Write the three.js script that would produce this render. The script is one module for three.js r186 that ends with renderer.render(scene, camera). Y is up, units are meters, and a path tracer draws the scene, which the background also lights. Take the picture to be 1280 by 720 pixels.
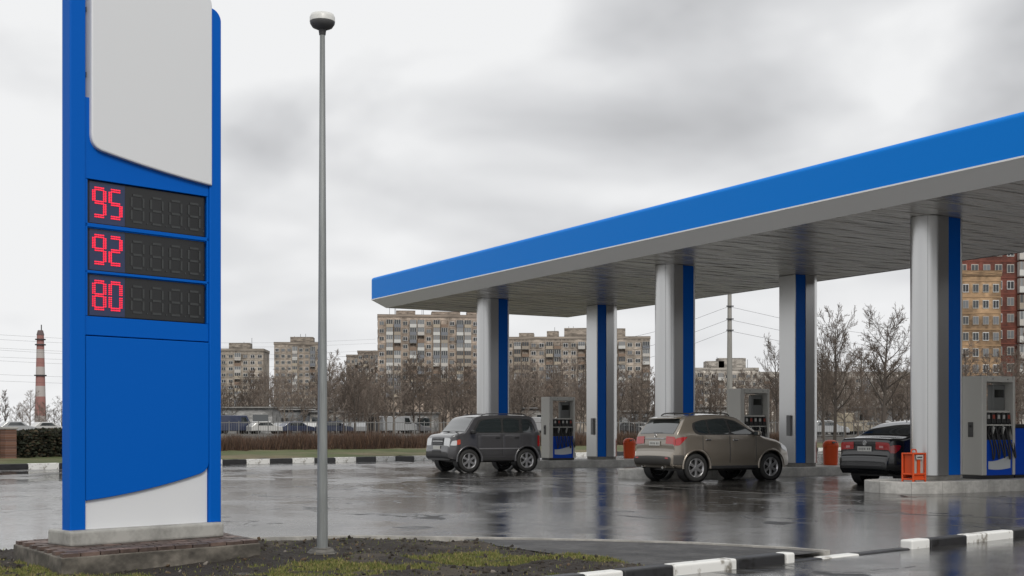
import * as THREE from 'three';
import { mergeGeometries, mergeVertices } from 'three/addons/utils/BufferGeometryUtils.js';
import { RoundedBoxGeometry } from 'three/addons/geometries/RoundedBoxGeometry.js';
import { Brush, Evaluator, SUBTRACTION } from 'three-bvh-csg';

// ------------------------------------------------------------------ camera, sky, sun, exposure
const scene = new THREE.Scene();
const EYE = 1.35, FOCAL = 1600, HORIZON = 538;           // measured in a 1280 x 720 picture
const camera = new THREE.PerspectiveCamera(2 * Math.atan(360 / FOCAL) * 180 / Math.PI, 1280 / 720, 0.1, 6000);
camera.position.set(0, EYE, 0);
camera.lookAt(0, EYE, -10);
camera.setViewOffset(1280, 720, 0, 360 - HORIZON, 1280, 720);   // a shift lens: verticals stay vertical

const renderer = new THREE.WebGLRenderer({ antialias: true });
renderer.toneMapping = THREE.LinearToneMapping;
renderer.toneMappingExposure = 1.24;
renderer.shadowMap.enabled = true;

function mulberry(seed) { let a = seed | 0; return () => { a = (a + 0x6d2b79f5) | 0; let t = Math.imul(a ^ (a >>> 15), 1 | a); t = (t + Math.imul(t ^ (t >>> 7), 61 | t)) ^ t; return ((t ^ (t >>> 14)) >>> 0) / 4294967296; }; }
const clamp = (v, a = 0, b = 1) => Math.min(b, Math.max(a, v));
const lerp = (a, b, t) => a + (b - a) * t;
const smooth = (a, b, v) => { const t = clamp((v - a) / (b - a)); return t * t * (3 - 2 * t); };
const hash = (x, y, s) => { let n = Math.imul(x, 374761393) ^ Math.imul(y, 668265263) ^ Math.imul(s, 1274126177); n = Math.imul(n ^ (n >>> 13), 1274126177); return ((n ^ (n >>> 16)) >>> 0) / 4294967296; };
function vnoise(x, y, s = 0, p = 0) {
  let xi = Math.floor(x), yi = Math.floor(y); const fx = x - xi, fy = y - yi;
  const u = fx * fx * (3 - 2 * fx), v = fy * fy * (3 - 2 * fy);
  let x1 = xi + 1, y1 = yi + 1;
  if (p) { xi = ((xi % p) + p) % p; yi = ((yi % p) + p) % p; x1 = ((x1 % p) + p) % p; y1 = ((y1 % p) + p) % p; }
  const a = hash(xi, yi, s), b = hash(x1, yi, s), c = hash(xi, y1, s), d = hash(x1, y1, s);
  return a + (b - a) * u + (c - a) * v + (a - b - c + d) * u * v;
}
function fbm(x, y, o = 4, s = 0, p = 0) { let r = 0, a = 0.5, n = 0; for (let i = 0; i < o; i++) { r += a * vnoise(x, y, s + i * 17, p); n += a; a *= 0.5; x *= 2; y *= 2; p *= 2; } return r / n; }

// overcast sky, computed: pale at the horizon, bands of heavier grey cloud above it, the same all round
{
  const w = 2048, h = 1024, data = new Float32Array(w * h * 4);
  for (let j = 0; j < h; j++) {
    const el = ((j + 0.5) / h - 0.5) * Math.PI, sy = Math.sin(el), cy = Math.cos(el);
    for (let i = 0; i < w; i++) {
      const az = ((i + 0.5) / w - 0.5) * 2 * Math.PI, dx = Math.cos(az) * cy, dz = Math.sin(az) * cy;
      const up = Math.max(sy, 0), k = 1 / (up + 0.16);
      const px = dx * k, pz = dz * k;
      const warp = fbm(px * 0.7 + 7.1, pz * 0.7 + 3.3, 3, 5) - 0.5;
      const big = fbm(px * 0.85 + warp * 1.4 + 11.4, pz * 0.85 - warp * 1.1 + 2.7, 4, 21);
      const fine = fbm(px * 2.4 + warp * 2.6, pz * 2.4 + 9 - warp, 7, 40);
      const cloud = clamp((0.56 * big + 0.44 * fine - 0.5) * 2.2, -0.42, 0.5);
      const clear = 1 - smooth(0.0, 0.30, up);
      let L = lerp(0.645, 0.71, clear) - cloud * lerp(0.58, 0.13, clear);
      L = clamp(L, 0.38, 0.715);
      const o = (j * w + i) * 4, cool = smooth(0.85, 0.4, L) * 0.03;
      data[o] = L * (0.995 - cool * 0.4); data[o + 1] = L * (1.0 - cool * 0.1); data[o + 2] = L * (1.003 + cool * 0.8); data[o + 3] = 1;
    }
  }
  const sky = new THREE.DataTexture(data, w, h, THREE.RGBAFormat, THREE.FloatType);
  sky.mapping = THREE.EquirectangularReflectionMapping; sky.magFilter = THREE.LinearFilter; sky.minFilter = THREE.LinearFilter; sky.needsUpdate = true;
  scene.background = sky; scene.environment = sky;
}
const sun = new THREE.DirectionalLight(0xfffaf2, 1.5);
sun.position.set(14, 42, 25); sun.target.position.set(0, 0, -25);
sun.castShadow = true; sun.shadow.radius = 34; sun.shadow.mapSize.set(2048, 2048);
Object.assign(sun.shadow.camera, { left: -60, right: 60, top: 60, bottom: -60, near: 1, far: 220 });
scene.add(sun, sun.target);

// ------------------------------------------------------------------ helpers
const at = (px, py, y = 0) => { const d = FOCAL * (EYE - y) / (py - HORIZON); return new THREE.Vector3((px - 640) / FOCAL * d, y, -d); };
const atDepth = (px, d, y = 0) => new THREE.Vector3((px - 640) / FOCAL * d, y, -d);
const used = new Map();
function numbered(name) { const n = used.get(name) || 0; used.set(name, n + 1); return n ? name + '_' + String(n).padStart(3, '0') : name; }
const shade = (o) => { o.traverse((c) => { if (c.isMesh) { c.castShadow = true; c.receiveShadow = true; } }); return o; };
function thing(name, label, category, pos, turn = 0, group) {
  const o = new THREE.Group(); o.name = numbered(name); if (pos) o.position.copy(pos); o.rotation.y = turn;
  o.userData = { label, category }; if (group) o.userData.group = group; scene.add(o); return o;
}
function part(name, geo, mat, parent, label) { const m = new THREE.Mesh(geo, mat); m.name = name; m.castShadow = m.receiveShadow = true; if (label) m.userData.label = label; parent.add(m); return m; }
function structure(name, geo, mat) { const m = part(numbered(name), geo, mat, scene); m.userData.kind = 'structure'; return m; }
function copyOf(src, pos, turn, scale, label) { const c = src.clone(); c.name = numbered(src.name.replace(/_\d+$/, '')); c.position.copy(pos); c.rotation.y = turn; if (scale) c.scale.set(...scale); c.userData = { ...src.userData }; if (label) c.userData.label = label; scene.add(c); return c; }
function box(w, h, d, x = 0, y = 0, z = 0) { const g = new THREE.BoxGeometry(w, h, d); g.translate(x, y, z); return g; }
function rbox(w, h, d, r, x = 0, y = 0, z = 0, seg = 2) { const g = new RoundedBoxGeometry(w, h, d, seg, r); g.translate(x, y, z); return g; }
const plain = (g) => { const n = g.index ? g.toNonIndexed() : g; for (const k of Object.keys(n.attributes)) if (k !== 'position' && k !== 'normal' && k !== 'uv') n.deleteAttribute(k); return n; };
const merge = (list) => mergeGeometries(list.map(plain));
function tinted(g, c) { const n = plain(g), k = n.attributes.position.count, a = new Float32Array(k * 3); for (let i = 0; i < k; i++) a.set(c, i * 3); n.setAttribute('color', new THREE.BufferAttribute(a, 3)); return n; }
function tube(points, r, seg = 24, sides = 6) { return new THREE.TubeGeometry(new THREE.CatmullRomCurve3(points.map((p) => new THREE.Vector3(...p))), seg, r, sides); }
function texture(size, fn, srgb) {
  const data = new Uint8Array(size * size * 4);
  for (let j = 0; j < size; j++) for (let i = 0; i < size; i++) { const v = fn(i / size, j / size), o = (j * size + i) * 4; if (v.length) { data[o] = clamp(v[0]) * 255; data[o + 1] = clamp(v[1]) * 255; data[o + 2] = clamp(v[2]) * 255; } else data[o] = data[o + 1] = data[o + 2] = clamp(v) * 255; data[o + 3] = 255; }
  const t = new THREE.DataTexture(data, size, size); t.wrapS = t.wrapT = THREE.RepeatWrapping; t.magFilter = THREE.LinearFilter; t.minFilter = THREE.LinearMipmapLinearFilter; t.generateMipmaps = true; if (srgb) t.colorSpace = THREE.SRGBColorSpace; t.needsUpdate = true; return t;
}
const lin = (r, g, b) => new THREE.Color().setRGB(r, g, b);
const std = (c, rough = 0.6, metal = 0, more = {}) => new THREE.MeshStandardMaterial({ color: lin(...c), roughness: rough, metalness: metal, ...more });
const phys = (c, rough, metal, more) => new THREE.MeshPhysicalMaterial({ color: lin(...c), roughness: rough, metalness: metal, ...more });
function repeat(t, x, y = x) { const c = t.clone(); c.repeat.set(x, y); c.needsUpdate = true; return c; }
// uv in metres from the widest directions of each face (box projection)
function metreUV(g, s = 1) {
  const n = g.index ? g.toNonIndexed() : g; n.computeVertexNormals();
  const p = n.attributes.position, m = n.attributes.normal, uv = new Float32Array(p.count * 2);
  for (let i = 0; i < p.count; i++) { const ax = Math.abs(m.getX(i)), ay = Math.abs(m.getY(i)), az = Math.abs(m.getZ(i)); let u, v; if (ay >= ax && ay >= az) { u = p.getX(i); v = p.getZ(i); } else if (ax >= az) { u = p.getZ(i); v = p.getY(i); } else { u = p.getX(i); v = p.getY(i); } uv[i * 2] = u * s; uv[i * 2 + 1] = v * s; }
  n.setAttribute('uv', new THREE.BufferAttribute(uv, 2)); return n;
}

// ------------------------------------------------------------------ shared grain textures
const grainTex = texture(512, (u, v) => { const a = fbm(u * 16, v * 16, 5, 3, 16); return 0.25 + 0.5 * a + 0.25 * hash(Math.floor(u * 512), Math.floor(v * 512), 9); });
const stainTex = texture(512, (u, v) => { const a = fbm(u * 5, v * 5, 6, 77, 5), b = fbm(u * 24, v * 24, 4, 31, 24); const k = clamp(0.62 + 0.55 * (a - 0.35) + 0.35 * (b - 0.5)); return [k, k, k]; }, true);
const softTex = texture(512, (u, v) => { const a = fbm(u * 4, v * 4, 6, 177, 4), b = fbm(u * 30, v * 30, 4, 131, 30); const k = clamp(0.93 + 0.30 * (a - 0.5) + 0.16 * (b - 0.5)); return [k, k * 0.995, k * 0.985]; }, true);
const metalTex = texture(256, (u, v) => 0.45 + 0.3 * fbm(u * 4, v * 4, 4, 12, 4) + 0.12 * hash(Math.floor(u * 256), 0, 4));
const soilBump = texture(512, (u, v) => { const a = fbm(u * 9, v * 9, 5, 8, 9), b = 1 - Math.abs(fbm(u * 20, v * 20, 3, 55, 20) * 2 - 1); return clamp(0.55 * a + 0.45 * b); });
// ------------------------------------------------------------------ ground
const hillY = (d) => smooth(82, 130, d) * 1.0;
{
  const nx = 40, nd = 90, pos = [], idx = [], uv = [];
  for (let j = 0; j <= nd; j++) { const d = -30 + 2500 * Math.pow(j / nd, 2.6); for (let i = 0; i <= nx; i++) { const s = (i / nx - 0.5) * 2, x = s * (60 + d * 0.9 + 40); pos.push(x, hillY(d) - 0.08, -d); uv.push(x / 6, d / 6); } }
  for (let j = 0; j < nd; j++) for (let i = 0; i < nx; i++) { const a = j * (nx + 1) + i, b = a + nx + 1; idx.push(a, a + 1, b, a + 1, b + 1, b); }
  const g = new THREE.BufferGeometry(); g.setAttribute('position', new THREE.Float32BufferAttribute(pos, 3)); g.setAttribute('uv', new THREE.Float32BufferAttribute(uv, 2)); g.setIndex(idx); g.computeVertexNormals();
  structure('ground', g, std([0.15, 0.135, 0.115], 0.95, 0, { map: stainTex, bumpMap: soilBump, bumpScale: 0.03 }));
}
function sheet(name, outline, y, mat, uvScale, ox = 0, oz = 0) {   // outline: [x, distance ahead]
  const g = new THREE.ShapeGeometry(new THREE.Shape(outline.map(([x, d]) => new THREE.Vector2(x, d))));
  const p = g.attributes.position, uv = g.attributes.uv;
  for (let i = 0; i < p.count; i++) { const x = p.getX(i), d = p.getY(i); uv.setXY(i, (x + ox) * uvScale, (d + oz) * uvScale); p.setXYZ(i, x, y, -d); }
  g.computeVertexNormals(); return structure(name, g, mat);
}
// wet asphalt: how wet each spot is, in one map of 80 m without repeats
const wetness = (x, d) => {
  const warp = (fbm(x * 0.35, d * 0.35, 3, 61) - 0.5) * 2.4;
  const a = fbm(x * 0.42 + warp, d * 0.30 + warp, 5, 62), b = fbm(x * 2.1, d * 1.6, 4, 63);
  return clamp(smooth(0.37, 0.53, a * 0.72 + b * 0.28));
};
const crack = (x, d) => { const w = (fbm(x * 0.8, d * 0.8, 3, 90) - 0.5) * 1.6, r = Math.abs(fbm(x * 0.28 + w, d * 0.34 - w, 4, 91) - 0.5); return r < 0.009 && fbm(x * 0.2, d * 0.2, 2, 93) > 0.5 ? 1 : 0; };
const WET = 2048, SPAN = 80;
const wetRough = texture(WET, (u, v) => { const x = u * SPAN - 40, d = v * SPAN, w = wetness(x, d), c = crack(x, d), n = vnoise(x * 9, d * 9, 70); const s = fbm(x * 1.1 + 3, d * 0.55, 5, 74), pud = smooth(0.56, 0.62, fbm(x * 0.5 + 8, d * 0.4, 4, 75)); return lerp(lerp(0.25, 0.12, w), 0.035, pud) + (s - 0.5) * 0.22 * (1 - pud) + (n - 0.5) * 0.05 + c * 0.35; });
const wetColor = texture(1024, (u, v) => { const x = u * SPAN - 40, d = v * SPAN, w = wetness(x, d), c = crack(x, d), n = fbm(x * 1.2, d * 1.2, 4, 80), k = lerp(0.30, 0.19, w) * (0.66 + 0.68 * n) * (1 - 0.6 * c); return [k * 1.02, k, k * 0.97]; }, true);
const asphaltBump = texture(1024, (u, v) => 0.5 * fbm(u * 5, v * 5, 4, 14, 5) + 0.3 * fbm(u * 26, v * 26, 3, 15, 26) + 0.2 * hash(Math.floor(u * 1024), Math.floor(v * 1024), 6));
asphaltBump.repeat.set(16, 16);
const asphalt = phys([1, 1, 1], 1, 0, { map: wetColor, roughnessMap: wetRough, bumpMap: asphaltBump, bumpScale: 0.0036, ior: 1.6 });
// far edge of the forecourt, a straight kerb
const farA = new THREE.Vector2(-11.36, 50.2), farDir = new THREE.Vector2(0.676, 0.737).normalize(), farN = new THREE.Vector2(-farDir.y, farDir.x);
const farAt = (t, o = 0) => [farA.x + farDir.x * t + farN.x * o, farA.y + farDir.y * t + farN.y * o];
sheet('forecourt', [[-40, 4], [40, 4], [40, 79.9], farAt(40), farAt(-28), [-40, 24]], 0, asphalt, 1 / SPAN, 40, 0);
// kerb line at the near edge
const kerbA = new THREE.Vector2(2.19, 12.44), kerbDir = new THREE.Vector2(0.753, 0.657).normalize(), kerbN = new THREE.Vector2(-kerbDir.y, kerbDir.x);
const kerbAt = (t, o = 0) => [kerbA.x + kerbDir.x * t + kerbN.x * o, kerbA.y + kerbDir.y * t + kerbN.y * o];
const roadMat = asphalt.clone(); roadMat.color = lin(0.92, 0.93, 0.96);
sheet('road', [kerbAt(-14, 0.05), [-2, 0.5], [30, 0.5], [30, 30], kerbAt(24, 0.05)], 0.004, roadMat, 1 / SPAN, 23, 31);
const concreteMat = std([0.40, 0.39, 0.37], 0.75, 0, { map: softTex, bumpMap: grainTex, bumpScale: 0.004 });
const grassSoil = std([0.5, 0.5, 0.5], 0.95, 0, { vertexColors: true, bumpMap: soilBump, bumpScale: 0.05 });
grassSoil.color.setRGB(1, 1, 1);

// raised verge under the sign: mud with patches of moss and grass
const vergeLine = [[-10, 12.9], [-5.68, 14.2], [-3.6, 15.05], [-1.95, 15.55], [-0.3, 15.15], [0.05, 14.65], [0.8, 13.4], [1.5, 12.35], ...[-0.75, -3, -6, -10].map((t) => kerbAt(t, 0.14)), [-10, 5.4]];
function inside(x, y, poly) { let r = false; for (let i = 0, j = poly.length - 1; i < poly.length; j = i++) { const [xi, yi] = poly[i], [xj, yj] = poly[j]; if ((yi > y) !== (yj > y) && x < (xj - xi) * (y - yi) / (yj - yi) + xi) r = !r; } return r; }
function edgeDist(x, y, poly) { let m = 1e9; for (let i = 0, j = poly.length - 1; i < poly.length; j = i++) { const [ax, ay] = poly[j], [bx, by] = poly[i], dx = bx - ax, dy = by - ay, t = clamp(((x - ax) * dx + (y - ay) * dy) / (dx * dx + dy * dy)); m = Math.min(m, Math.hypot(x - ax - dx * t, y - ay - dy * t)); } return inside(x, y, poly) ? m : -m; }
const mossAt = (x, d) => smooth(0.515, 0.585, fbm(x * 0.75 + 4.2, d * 0.95 + 1.7, 4, 120) * 0.78 + 0.22 * fbm(x * 4, d * 4, 3, 121) + 0.05 * smooth(-0.6, -2.0, x) * smooth(14.2, 15.2, d));
const vergeY = (x, d) => { const s = edgeDist(x, d, vergeLine); return -0.045 * smooth(1.9, 1.1, Math.hypot((x + 3.9) * 0.8, d - 12.4)) + lerp(-0.07, 0.06, smooth(-0.12, 0.3, s)) + smooth(-0.05, 0.4, s) * ((fbm(x * 1.6, d * 1.6, 4, 101) - 0.5) * 0.09 + (fbm(x * 7, d * 7, 4, 102) - 0.5) * 0.045); };
{
  const x0 = -10, x1 = 3.2, d0 = 6.5, d1 = 16, step = 0.045, nx = Math.round((x1 - x0) / step), nd = Math.round((d1 - d0) / step), pos = [], col = [], uv = [], idx = [];
  for (let j = 0; j <= nd; j++) for (let i = 0; i <= nx; i++) {
    const x = x0 + i * step, d = d0 + j * step; pos.push(x, vergeY(x, d), -d); uv.push(x * 0.9, d * 0.9);
    const m = mossAt(x, d), n = fbm(x * 5, d * 5, 4, 130), k = 0.55 + 0.9 * n, dry = smooth(0.56, 0.7, fbm(x * 1.9 + 9, d * 1.9, 3, 131));
    col.push(lerp(lerp(0.022, 0.050, dry), 0.105, m) * k, lerp(lerp(0.017, 0.040, dry), 0.105, m) * k, lerp(lerp(0.013, 0.030, dry), 0.022, m) * k);
  }
  for (let j = 0; j < nd; j++) for (let i = 0; i < nx; i++) { const a = j * (nx + 1) + i, b = a + nx + 1; idx.push(a, a + 1, b, a + 1, b + 1, b); }
  const g = new THREE.BufferGeometry(); g.setAttribute('position', new THREE.Float32BufferAttribute(pos, 3)); g.setAttribute('color', new THREE.Float32BufferAttribute(col, 3)); g.setAttribute('uv', new THREE.Float32BufferAttribute(uv, 2)); g.setIndex(idx); g.computeVertexNormals();
  structure('grass_verge', g, grassSoil);
}
// worn paving between the mud and the forecourt
sheet('pavement', [[-0.6, 15.28], [0.9, 15.0], [2.02, 14.62], [3.0, 13.95], [3.3, 13.62], kerbAt(0.92, 0.15), kerbAt(-0.9, 0.15), [0.6, 13.2], [-0.3, 14.6]], 0.055, std([0.085, 0.082, 0.08], 0.62, 0, { map: stainTex, bumpMap: soilBump, bumpScale: 0.02 }), 0.6);
{
  const o = thing('edging_strip', 'thin pale concrete edging between the dirt verge and wet forecourt', 'kerb', new THREE.Vector3(0, 0, 0));
  const pts = [[-3.7, 15.2], [-1.95, 15.66], [-0.3, 15.36], [0.9, 15.06], [2.02, 14.68], [3.02, 14.0], [3.36, 13.62]];
  for (let i = 0; i < pts.length - 1; i++) { const [ax, ad] = pts[i], [bx, bd] = pts[i + 1], l = Math.hypot(bx - ax, bd - ad); const m = part('kerb_stone', metreUV(box(l + 0.01, 0.11 + i * 0.003, 0.07)), concreteMat, o); m.position.set((ax + bx) / 2, 0.012, -(ad + bd) / 2); m.rotation.y = Math.atan2(bd - ad, bx - ax); }
}
// grass blades and dead leaves on the verge
{
  const rnd = mulberry(5), blade = new THREE.BufferGeometry();
  blade.setAttribute('position', new THREE.Float32BufferAttribute([-0.004, 0, 0, 0.004, 0, 0, 0.0025, 0.55, 0.12, -0.0025, 0.55, 0.12, 0, 1, 0.34], 3)); blade.setIndex([0, 1, 2, 0, 2, 3, 3, 2, 4]); blade.computeVertexNormals();
  const m4 = new THREE.Matrix4(), q = new THREE.Quaternion(), e = new THREE.Euler(), list = [], cols = [];
  for (let k = 0; k < 420000 && list.length < 70000; k++) {
    const x = lerp(-8.5, 2.0, rnd()), d = lerp(9.6, 15.6, rnd()), m = mossAt(x, d); if (rnd() > 0.012 + 0.988 * m || edgeDist(x, d, vergeLine) < 0.03) continue;
    e.set((rnd() - 0.5) * 0.9, rnd() * 6.28, (rnd() - 0.5) * 0.9); q.setFromEuler(e); const s = lerp(0.018, 0.055, rnd() * rnd());
    list.push(new THREE.Matrix4().compose(new THREE.Vector3(x, vergeY(x, d) - 0.004, -d), q, new THREE.Vector3(0.9 + rnd() * 0.6, s, s)));
    const t = rnd(), dry = rnd() < 0.22; cols.push(dry ? lin(0.26, 0.21, 0.09) : lin(lerp(0.08, 0.165, t), lerp(0.105, 0.17, t), 0.025 + 0.018 * t));
  }
  const im = new THREE.InstancedMesh(blade, std([1, 1, 1], 0.9, 0, { side: THREE.DoubleSide }), list.length); list.forEach((m, i) => { im.setMatrixAt(i, m); im.setColorAt(i, cols[i]); });
  im.name = 'grass'; im.userData = { label: 'short yellow-green grass and moss growing in patches on the mud', category: 'grass', kind: 'stuff' }; im.castShadow = im.receiveShadow = true; scene.add(im);
  // crumbs of earth, grit and dead leaves
  const clod = new THREE.IcosahedronGeometry(1, 0), cl = [], cc = [];
  for (let k = 0; k < 6000; k++) { const x = lerp(-8.5, 2.2, rnd()), d = lerp(9.6, 15.5, rnd()); if (edgeDist(x, d, vergeLine) < 0.0) continue; const s = 0.005 + 0.022 * Math.pow(rnd(), 3.5); e.set(rnd() * 6, rnd() * 6, rnd() * 6); q.setFromEuler(e); cl.push(new THREE.Matrix4().compose(new THREE.Vector3(x, vergeY(x, d) + s * 0.2, -d), q, new THREE.Vector3(s * (1 + rnd()), s * 0.6, s))); const t = rnd(); cc.push(t > 0.96 ? lin(0.17, 0.15, 0.13) : t > 0.84 ? lin(0.09, 0.06, 0.035) : lin(0.02 + 0.025 * t, 0.016 + 0.02 * t, 0.012 + 0.016 * t)); }
  const cm = new THREE.InstancedMesh(clod, std([1, 1, 1], 0.85), cl.length); cl.forEach((m, i) => { cm.setMatrixAt(i, m); cm.setColorAt(i, cc[i]); });
  cm.name = 'earth_crumbs'; cm.userData = { label: 'loose crumbs of dark earth and grit on the verge', category: 'soil', kind: 'stuff' }; cm.castShadow = cm.receiveShadow = true; scene.add(cm);
}
// painted kerbs
const paintWear = (seed) => texture(256, (u, v) => { const a = fbm(u * 6, v * 6, 5, seed, 6), b = fbm(u * 30, v * 30, 3, seed + 3, 30), k = smooth(0.26, 0.46, a * 0.5 + b * 0.5); const m = 0.9 + 0.2 * a; return [lerp(0.6, 1, k) * m, lerp(0.58, 1, k) * m, lerp(0.55, 1, k) * m]; }, true);
const whitePaint = std([0.72, 0.72, 0.70], 0.55, 0, { map: paintWear(200), bumpMap: grainTex, bumpScale: 0.004 });
const blackPaint = std([0.024, 0.024, 0.026], 0.4, 0, { map: paintWear(210), bumpMap: grainTex, bumpScale: 0.004 });
{
  const o = thing('kerb', 'black and white painted kerb along the near road, dropped in the middle', 'kerb', new THREE.Vector3(0, 0, 0));
  const stones = [[-7.9, -7.0, 0], [-7.0, -6.0, 1], [-6.0, -5.05, 0], [-5.05, -4.05, 1], [-4.05, -3.0, 0], [-3.0, -2.05, 0], [-2.05, -1.58, 1], [-1.58, -0.91, 0], [-0.91, 0, 1], [0, 0.78, 0], [0.78, 0.93, 1], [0.93, 1.42, 2], [1.42, 2.08, 3], [2.08, 3.08, 2], [3.1, 3.49, 1], [3.49, 4.30, 0], [4.30, 5.42, 1], [5.42, 6.4, 0], [6.4, 7.4, 1], [7.4, 8.4, 0], [8.4, 9.4, 1], [9.4, 10.4, 0]];
  const rnd = mulberry(77);
  for (const [a, b, c] of stones) {
    const low = c >= 2, h = low ? 0.13 : 0.21, g = metreUV(rbox(b - a - 0.012, h, 0.16, 0.022));
    { const uv = g.attributes.uv, du = rnd() * 7, dv = rnd() * 7; for (let i = 0; i < uv.count; i++) uv.setXY(i, uv.getX(i) * 0.6 + du, uv.getY(i) * 0.6 + dv); }
    const m = part('kerb_stone', g, c === 1 || c === 3 ? whitePaint : blackPaint, o), [x, d] = kerbAt((a + b) / 2, 0.08 + (rnd() - 0.5) * 0.012);
    m.position.set(x, (low ? -0.045 : 0.0) + (rnd() - 0.5) * 0.008, -d); m.rotation.y = Math.atan2(kerbDir.y, kerbDir.x) + (rnd() - 0.5) * 0.012;
  }
}
{
  const o = thing('kerb', 'far black and white painted kerb in front of the hedges', 'kerb', new THREE.Vector3(0, 0, 0)), g = metreUV(rbox(1.125, 0.40, 0.18, 0.02)), rnd = mulberry(78);
  for (let k = -28; k < 56; k++) { const m = part('kerb_stone', g, (k & 1) ? whitePaint : blackPaint, o), [x, d] = farAt((k + 0.5) * 1.14, 0.06); m.position.set(x, 0 + (rnd() - 0.5) * 0.02, -d); m.rotation.y = Math.atan2(farDir.y, farDir.x); }
}
// pale filled joints in the asphalt
const jointMat = std([0.20, 0.195, 0.185], 0.45, 0, { map: softTex });
for (const [a, b] of [[[4.23, 29.2], [6.6, 25.4]], [[0.1, 36.2], [4.2, 29.3]], [[-2.5, 35.5], [1.5, 38.2]]]) { const dx = b[0] - a[0], dd = b[1] - a[1], l = Math.hypot(dx, dd), ox = -dd / l * 0.045, od = dx / l * 0.045; sheet('joint_line', [[a[0] - ox, a[1] - od], [b[0] - ox, b[1] - od], [b[0] + ox, b[1] + od], [a[0] + ox, a[1] + od]], 0.004, jointMat, 0.3); }
// grass strip behind the far kerb
{
  const nt = 480, no = 32, pos = [], col = [], uv = [], idx = [];
  for (let i = 0; i <= nt; i++) for (let j = 0; j <= no; j++) { const t = -40 + i * 0.25, o = 0.12 + j * 0.5, [x, d] = farAt(t, o), n = fbm(x * 1.6, d * 1.6, 4, 140), m = smooth(0.32, 0.62, fbm(x * 0.3, d * 0.3, 3, 141)); pos.push(x, 0.13 + 0.13 * n + 0.009 * j, -d); uv.push(x / 2, d / 2); const k = 0.6 + 0.8 * n; col.push(lerp(0.13, 0.07, m) * k, lerp(0.11, 0.085, m) * k, lerp(0.06, 0.028, m) * k); }
  for (let i = 0; i < nt; i++) for (let j = 0; j < no; j++) { const a = i * (no + 1) + j, b = a + no + 1; idx.push(a, b, a + 1, a + 1, b, b + 1); }
  const g = new THREE.BufferGeometry(); g.setAttribute('position', new THREE.Float32BufferAttribute(pos, 3)); g.setAttribute('color', new THREE.Float32BufferAttribute(col, 3)); g.setAttribute('uv', new THREE.Float32BufferAttribute(uv, 2)); g.setIndex(idx); g.computeVertexNormals();
  structure('grass_strip', g, grassSoil);
}
// ------------------------------------------------------------------ petrol station: local x runs along the islands, local z towards the camera's right
const TURN = 29.87 * Math.PI / 180, stationAt = new THREE.Vector3(9.223, 0, -28.457);
const st = (x, z, y = 0) => new THREE.Vector3(stationAt.x + x * Math.cos(TURN) + z * Math.sin(TURN), y, stationAt.z - x * Math.sin(TURN) + z * Math.cos(TURN));
const ROWS = [0, -9.566, -20.354], BACK = 5.252, SOFFIT = 6.074, ISLAND = 0.25;
const bluePaint = phys([0.0, 0.205, 0.72], 0.42, 0, { specularIntensity: 0.22 });
const silverPaint = phys([0.60, 0.60, 0.595], 0.28, 0.92, {});
const stripBlue = phys([0.0, 0.095, 0.44], 0.4, 0, { specularIntensity: 0.25 });
const whitePanel = std([0.8, 0.8, 0.79], 0.4);
const darkMetal = std([0.05, 0.05, 0.052], 0.5, 0.4);
const slatMats = [0.64, 0.70, 0.76].map((k, i) => std([k, k * 0.975, k * 0.93], 0.22 + i * 0.05, 0.35));
const blackPlastic = std([0.018, 0.018, 0.019], 0.45);
const concreteKerb = std([0.50, 0.495, 0.48], 0.7, 0, { map: softTex, bumpMap: grainTex, bumpScale: 0.004 });

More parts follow.
